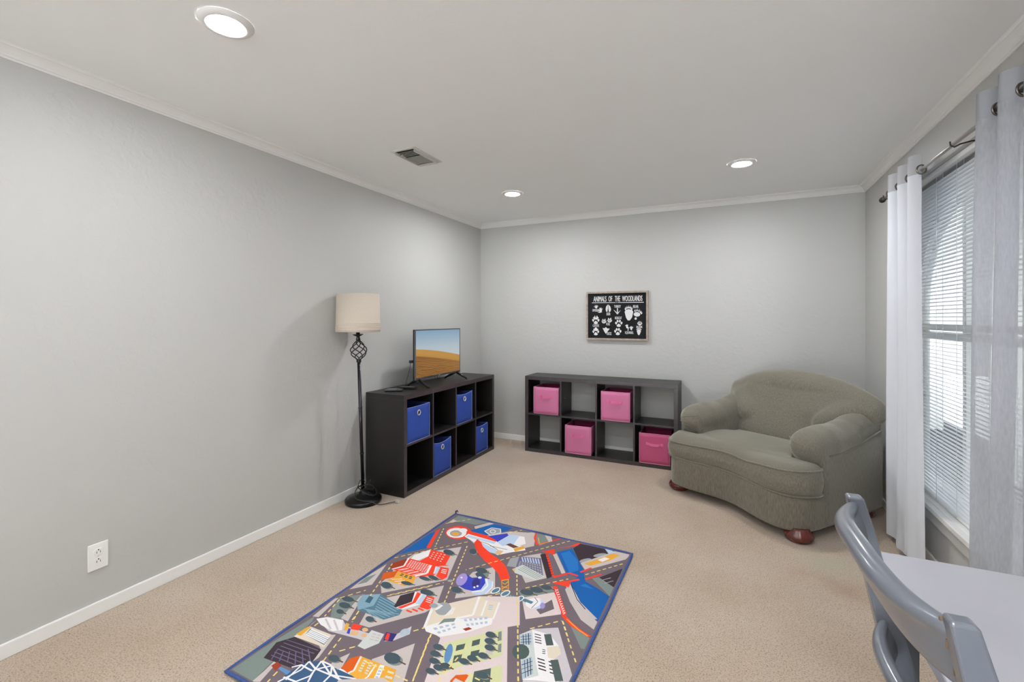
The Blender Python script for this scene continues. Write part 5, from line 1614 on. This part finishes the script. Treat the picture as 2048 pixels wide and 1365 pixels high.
ye 1 615 1250 603 1232 598 1235 611 1253
ye 1 594 1219 581 1201 576 1205 589 1223
ye 1 572 1189 559 1171 555 1174 567 1192
ye 6 550 1158 538 1140 533 1144 546 1162
ye 6 529 1128 516 1110 511 1113 524 1131
ye 1 507 1097 494 1079 490 1083 502 1101
ye 1 486 1067 473 1049 468 1052 481 1070
ye 1 464 1036 451 1018 446 1022 459 1040
ye 1 442 1006 440 1002 435 1005 437 1009
ye 1 708 1081 717 1061 712 1058 702 1078
ye 1 724 1047 734 1027 728 1025 719 1044
ye 1 741 1013 750 994 745 991 735 1011
ye 1 757 980 767 960 761 957 752 977
ye 1 773 946 783 926 778 924 768 944
ye 9 790 913 799 893 794 890 784 910
ye 9 806 879 816 859 810 857 801 876
ye 9 823 845 823 844 818 841 817 843
ye 4 791 998 806 1014 810 1010 795 994
ye 4 817 1025 832 1041 836 1037 821 1021
ye 4 843 1052 858 1068 862 1064 847 1048
ye 4 868 1079 883 1095 888 1091 873 1075
ye 4 894 1106 909 1122 914 1118 898 1102
ye 4 920 1134 935 1149 939 1145 924 1129
ye 4 946 1161 954 1170 959 1165 950 1156
ye 2 1021 1247 1034 1264 1039 1261 1026 1243
ye 2 1044 1276 1057 1294 1062 1290 1048 1273
ye 2 1066 1306 1080 1323 1085 1320 1071 1302
ye 2 1089 1336 1103 1353 1108 1349 1094 1332
ye 2 1112 1365 1126 1383 1130 1379 1117 1362
ye 2 1135 1395 1148 1412 1153 1409 1140 1391
ye 2 1158 1424 1171 1442 1176 1438 1163 1421
ye 2 1181 1454 1181 1454 1185 1451 1185 1451
ye 1 225 653 240 669 244 665 230 649
ye 1 250 681 264 698 268 694 254 677
ye 1 274 709 288 726 293 722 279 706
ye 1 298 738 313 754 317 751 303 734
ye 1 323 766 337 783 342 779 327 762
ye 1 347 795 361 811 366 807 352 791
ye 1 371 823 386 840 390 836 376 819
ye 1 396 851 399 855 403 851 400 847
ye 2 449 1489 463 1505 468 1502 454 1485
ye 1 473 1517 487 1534 492 1530 478 1513
ye 1 497 1546 505 1555 513 1555 502 1542
ye 12 630 828 645 845 650 840 635 824
ye 1 656 856 671 872 675 868 660 852
ye 3 682 883 697 899 701 895 686 879
ye 3 47 877 55 857 50 855 42 875
ye 1 61 842 69 822 63 820 55 840
ye 1 74 808 77 801 71 799 69 805
ye 4 27 525 39 544 44 541 32 522
ye 1 47 557 59 576 64 572 52 554
ye 1 67 589 79 607 84 604 72 586
ye 1 87 620 92 628 97 625 92 617
ye 1 106 723 113 702 108 700 100 721
ye 1 119 688 126 667 121 665 113 685
ye 1 132 652 139 632 134 630 126 650
ye 5 145 617 151 601 145 599 139 615
ye 1 186 493 195 473 189 471 180 491
ye 1 201 459 210 439 205 436 195 457
ye 1 216 425 218 422 212 419 211 422
ye 2 218 639 233 655 237 651 223 635
ye 2 243 667 257 684 262 680 247 663
ye 2 267 695 281 712 286 708 272 691
ye 2 291 724 306 740 310 736 296 720
ye 2 316 752 330 769 335 765 320 748
ye 2 340 780 355 797 359 793 345 776
ye 1 493 497 506 514 511 511 497 493
ye 1 516 526 522 534 527 531 521 523
ye 1 577 517 585 496 579 494 572 515
ye 9 829 838 839 818 833 815 824 835
ye 9 846 804 855 785 850 782 840 802
ye 9 862 771 872 751 867 748 857 768
ye 9 879 737 889 718 883 715 874 735
ye 1 896 704 905 684 900 681 890 701
ye 1 912 670 921 652 916 650 907 668
ye 1 934 735 949 751 954 747 939 731
ye 1 960 763 975 779 979 775 964 759
ye 1 985 790 1000 807 1004 803 989 786
ye 1 1010 818 1025 834 1030 830 1015 814
ye 1 1036 846 1037 847 1041 842 1040 841
ye 1 1049 844 1061 826 1056 822 1044 841
ye 1 1069 813 1081 794 1076 791 1064 809
ye 1 1089 781 1101 762 1096 759 1084 778
ye 2 39 515 46 494 40 493 33 514
ye 2 50 480 57 459 51 457 44 478
ye 1 61 444 68 423 62 421 56 442
ye 1 72 408 77 395 71 393 67 407
ye 2 189 488 196 467 190 465 183 486
ye 2 201 452 208 432 202 430 195 450
ye 1 89 350 90 328 84 328 83 350
ye 1 252 327 258 306 253 304 246 325
ye 1 263 292 270 271 264 269 258 290
ye 1 275 256 282 235 276 233 269 254
ye 22 286 220 293 200 288 198 281 219
ye 1 301 269 315 286 320 283 306 265
ye 1 324 299 338 316 343 312 329 295
ye 1 180 84 185 63 179 62 174 83
ye 1 189 48 193 33 187 32 183 47
ye 2 492 497 505 514 510 511 497 493
ye 13 515 527 523 538 528 534 519 523
ye 2 581 496 590 476 584 473 576 494
ye 1 595 461 604 441 598 439 590 459
ye 1 610 427 618 406 612 404 604 424
ye 1 624 392 632 372 626 369 618 390
ye 1 638 357 646 337 640 335 632 355
ye 1 652 323 660 302 655 300 646 320
ye 1 666 288 670 278 664 276 660 286
ye 10 810 876 820 856 815 853 805 873
ye 10 827 842 837 823 831 820 822 840
ye 10 843 809 853 789 848 786 838 806
ye 10 860 775 870 755 864 753 855 773
ye 10 877 742 886 722 881 719 871 739
ye 2 893 708 903 688 897 686 888 705
ye 2 910 675 919 655 914 652 904 672
ye 6 926 641 936 621 930 619 921 638
ye 6 943 607 952 588 947 585 937 605
ye 6 959 574 969 554 964 552 954 571
ye 1 976 540 985 521 980 518 970 538
ye 1 992 507 1002 487 997 484 987 504
ye 1 1009 473 1019 454 1013 451 1003 471
ye 3 577 515 585 494 579 492 571 513
ye 3 591 480 598 459 593 457 585 478
ye 2 604 445 612 425 606 422 598 443
ye 2 618 410 626 390 620 387 612 408
ye 2 631 375 639 355 634 353 626 373
ye 2 645 340 653 320 647 318 639 338
ye 2 658 306 666 285 661 283 653 303
ye 2 1046 846 1058 828 1053 825 1041 843
ye 2 1066 815 1078 796 1073 793 1061 812
ye 2 1086 783 1098 765 1093 762 1081 780
ye 1 1106 752 1118 733 1113 730 1101 749
ye 1 1127 720 1138 702 1133 699 1122 717
ye 1 1147 689 1159 670 1154 667 1142 686
ye 1 1167 657 1179 639 1174 636 1162 654
pa 25 420 30 700 30 700 220 560 240 420 160
re 26 460 60 620 60 620 160 460 130
wh 26 460 130 620 160 620 190 460 155
wh 27 475 75 492 75 492 115 475 115
wh 27 505 75 522 75 522 115 505 115
wh 27 535 75 552 75 552 115 535 115
wh 27 565 75 582 75 582 115 565 115
wh 27 595 75 612 75 612 115 595 115
pv 3 800 30 1160 30 1160 340 800 360
gr 4 830 60 1020 60 1020 200 830 200
b3 5 860 90 960 90 960 150 860 150
st 4 1040 80 1130 80 1130 300 1040 280
oc 4 830 230 1000 230 1000 330 830 330
cr 5 830 300 1000 300 1000 330 830 330
ye 1 747 20 747 42 753 42 753 20
ye 1 747 57 747 79 753 79 753 57
ye 1 747 95 747 117 753 117 753 95
ye 1 747 132 747 154 753 154 753 132
ye 1 747 170 747 192 753 192 753 170
ye 1 747 207 747 229 753 229 753 207
ye 1 747 244 747 266 753 266 753 244
ye 1 747 282 747 304 753 304 753 282
ye 2 747 319 747 341 753 341 753 319
ye 6 747 357 747 379 753 379 753 357
ye 8 747 394 747 416 753 416 753 394
ye 4 747 431 747 453 753 453 753 431
ye 4 747 469 747 491 753 491 753 469
ye 3 747 506 747 520 753 520 753 506
ye 24 440 273 462 273 462 267 440 267
ye 24 477 273 499 273 499 267 477 267
ye 25 515 273 537 273 537 267 515 267
ye 24 552 273 574 273 574 267 552 267
ye 2 590 273 612 273 612 267 590 267
ye 2 627 273 649 273 649 267 627 267
ye 1 664 273 686 273 686 267 664 267
ye 1 702 273 720 273 720 267 702 267
ye 2 790 403 812 401 812 395 790 397
ye 3 828 400 849 398 849 392 827 394
ye 4 865 397 887 395 886 389 864 391
ye 4 902 394 924 392 924 386 902 388
ye 1 939 391 961 389 961 384 939 385
ye 1 977 388 999 387 998 381 976 382
ye 1 1014 385 1036 384 1035 378 1013 379
ye 1 1051 382 1073 381 1073 375 1051 376
ye 1 1089 379 1110 378 1110 372 1088 373
ye 1 1126 376 1148 375 1147 369 1125 371
ye 1 1163 374 1170 373 1170 367 1163 368"""
RC = {'ro':'#6f646a','pa':'#c3b8b4','gr':'#7c8782','gd':'#4d5a57','tr':'#46535a','bl':'#1f5a9c','b2':'#2b6db2','b3':'#5d87b4','bu':'#3a43a8','pu':'#33306e','li':'#a08fca','re':'#e2402a','or':'#c9581f','oc':'#dca03c','ye':'#e6cf7c','ta':'#d9b184','cr':'#dccfbb','wh':'#e9e6e6','gw':'#c9cdca','gb':'#a9bccb','lb':'#b8cbe0','pi':'#d8c8c6','pv':'#c8c0c4','yg':'#cdd09f','br':'#8e3a24','bn':'#5e4038','dk':'#3c3238','bk':'#2a282c','pl':'#6c6482','st':'#567888','sl':'#84a3b2','sd':'#3f6072','gy':'#9a9da0','gu':'#3c5878'}
t = thing('play_rug', 'colourful printed city road play rug with blue edging on the carpet', 'rug', (-1.734, 1.108, .001), math.radians(-1.1))
RW, RL = 1.197, 1.567
keys = ['ro']+sorted(k for k in RC if k != 'ro')
mats_ = [mat('rug_'+k, RC[k], .9, spec=.1, col2=[c*.9 for c in lin(RC[k])[:3]], nscale=300, bump=.1, bscale=400, bdist=.0006) for k in keys]
bm = B()
def edge_w(v, s): return .006*math.sin(v*9+s)+.003*math.sin(v*23+2*s)
f = bm.faces.new([bm.verts.new(p) for p in ((0, 0, .006), (RW, 0, .006), (RW, RL, .006), (0, RL, .006))])
for line in RUG.strip().split('\n'):
    q = line.split(); k, lv, nums = q[0], int(q[1]), [int(v)/1000 for v in q[2:]]
    pts = [(nums[i], nums[i+1]) for i in range(0, len(nums), 2)]
    pts = [p for i, p in enumerate(pts) if p != pts[i-1]]
    if len(pts) < 3: continue
    area = sum(pts[i-1][0]*pts[i][1]-pts[i][0]*pts[i-1][1] for i in range(len(pts)))
    if abs(area) < 1e-9: continue
    if area < 0: pts = pts[::-1]
    vv = [bm.verts.new((p[0], p[1], .006+lv*.00006)) for p in pts]
    for tr_ in tessellate_polygon([[Vector((p[0], p[1], 0)) for p in pts]]):
        a, b_, c = [pts[i] for i in tr_]
        cr_ = (b_[0]-a[0])*(c[1]-a[1])-(b_[1]-a[1])*(c[0]-a[0])
        if abs(cr_) < 1e-10: continue
        try: f = bm.faces.new([vv[i] for i in (tr_ if cr_ > 0 else tr_[::-1])]); f.material_index = keys.index(k)
        except ValueError: pass
me = bpy.data.meshes.new('printed_surface'); bm.to_mesh(me); bm.free()
for m_ in mats_: me.materials.append(m_)
o = bpy.data.objects.new('printed_surface', me); C.objects.link(o); o.parent = t
bm = B(); box(bm, .001, .001, 0, RW-.001, RL-.001, .0055); obj('backing', bm, mat('rug_backing', '#4a4f5e', .95), t)
bm = B(); pts = []
N = 40
for (a, b_) in (((0, 0), (RW, 0)), ((RW, 0), (RW, RL)), ((RW, RL), (0, RL)), ((0, RL), (0, 0))):
    for i in range(N):
        u = i/N; x = a[0]+(b_[0]-a[0])*u; y = a[1]+(b_[1]-a[1])*u
        dx, dy = (b_[1]-a[1]), -(b_[0]-a[0]); L_ = math.hypot(dx, dy); e = (.002*math.sin(u*9+a[0])+.001*math.sin(u*31))*math.sin(PI*u)
        pts.append((x+dx/L_*(.003+e), y+dy/L_*(.003+e), .0058+.002*math.sin(u*17)))
rings = []
tube(bm, pts, .0068, 8, closed=True)
for v in bm.verts: v.co.z = .0005+(v.co.z+.001)*.78
obj('edge_binding', bm, mat('blue_binding', '#2f4880', .9, col2='#38528c', nscale=120, bump=.3, bscale=200), t)
bm = B(); tube(bm, [(0, RL, .008), (-.004, RL+.008, .022), (.004, RL+.012, .026), (.014, RL+.008, .016)], [.005, .006, .005, .002], 7); obj('corner_tuft', bm, mat('dark_thread', '#2c3a5e', .9), t)

# ------------------------------------------------------------------ table and chair by the viewer
M_grey = mat('grey_satin_paint', '#5b5f67', .28, coat=.5, col2='#575b63', nscale=3, bump=.03, bscale=14)
M_top = mat('pale_grey_table_paint', '#9f9ea5', .45, col2='#9b9aa1', nscale=5, bump=.03, bscale=30)
M_chip = mat('bare_wood_chip', '#5f4c38', .7)
t = thing('table', 'pale grey painted table standing beside the window behind the grey chair', 'table', (.585, .98, 0))
bm = B(); box(bm, -.262, -.62, .722, .262, .497, .75); obj('table_top', bm, M_top, t, bevel=.004)
bm = B(); box(bm, -.215, -.57, .64, -.195, .45, .722); box(bm, .195, -.57, .64, .215, .45, .722); box(bm, -.195, .43, .64, .195, .45, .722); box(bm, -.195, -.57, .64, .195, -.55, .722); obj('apron', bm, M_top, t)
for sx2 in (-.225, .18):
    for sy2 in (-.58, .415):
        bm = B(); box(bm, sx2, sy2, 0, sx2+.045, sy2+.045, .722); obj('leg', bm, M_grey, t, bevel=.003)

t = thing('dining_chair', 'grey painted ladder back chair with chipped post pushed to the pale table', 'chair', (.249, .994, 0), math.radians(2.9))
YH = .222
rake = math.tan(math.radians(12.5))
def px_(z): return (.97-z)*rake     # the posts recline: foot side lies further in
for s in (-1, 1):
    bm = B(); rings = []
    for z, hx, hy in ((.0, .016, .016), (.44, .019, .017), (.70, .018, .015), (.90, .015, .0135), (.962, .0125, .0125), (.968, .010, .011)):
        xx = px_(max(z, .44)) - (0 if z >= .44 else (.44-z)*-.0) - (.44-z)*.10*(z < .44)
        rings.append([(xx-hx, s*YH-hy, z), (xx+hx*1.5, s*YH-hy, z), (xx+hx*1.5, s*YH+hy, z), (xx-hx, s*YH+hy, z)])
    loft(bm, rings); p = obj('back_post', bm, M_grey, t, bevel=.004, seg=3)
    for q_ in p.data.polygons: q_.use_smooth = False
    if s < 0:
        for (zz, h_, wd) in ((.957, .005, .0008), (.925, .012, .0001), (.89, .008, .0001)):
            bm = B(); xx = px_(zz)-.0148; box(bm, xx-.0006, s*YH+.0120-wd*2, zz-h_/2, xx+.002, s*YH+.0138, zz+h_/2)
            obj('paint_chip', bm, M_chip, p)
def rail(name, zt, h, roll, bulge, hump):
    bm = B(); rings = []; N_ = 36
    for i in range(N_+1):
        u = i/N_*2-1; y = u*(YH-.006)
        e = abs(u); off = -bulge*(1-e**3.2)+.004; zt_ = zt+hump*math.cos(u*PI/2)**2-.004
        tk = .0085; r_ = roll*(1-.45*e**4)
        x0 = px_(zt_)+off
        sec = []
        for (dx, dz) in ((-tk, -h), (tk, -h), (tk, -.030)):
            sec.append((px_(zt_+dz)+off+dx, y, zt_+dz))
        for k in range(9):
            a = -PI*.25+PI*1.5*k/8
            sec.append((x0-.004+r_*math.cos(a)*1.05, y, zt_-r_+r_*math.sin(a)))
        sec.append((px_(zt_-.034)+off-tk, y, zt_-.034))
        rings.append(sec)
    loft(bm, rings); o = obj(name, bm, M_grey, t, smooth=True)
    o.modifiers.new('s', 'SUBSURF').levels = 1; o.modifiers['s'].render_levels = 2
rail('crest_rail', .962, .098, .0185, .046, .010)
rail('back_slat', .722, .075, .014, .040, .004)
rail('back_slat', .575, .06, .012, .034, .0)
bm = B(); prism(bm, [(px_(.47)+.0, -.205), (px_(.47)+.40, -.225), (px_(.47)+.42, -.20), (px_(.47)+.42, .20), (px_(.47)+.40, .225), (px_(.47)+.0, .205)], .432, .462); obj('seat', bm, M_grey, t, bevel=.008, seg=3)
for s in (-1, 1):
    bm = B(); box(bm, px_(.47)+.36, s*.195-.016, 0, px_(.47)+.392, s*.195+.016, .432); obj('front_leg', bm, M_grey, t, bevel=.003)
    bm = B(); box(bm, px_(.47)-.03, s*.2-.008, .18, px_(.47)+.37, s*.2+.008, .205); obj('stretcher', bm, M_grey, t, bevel=.002)
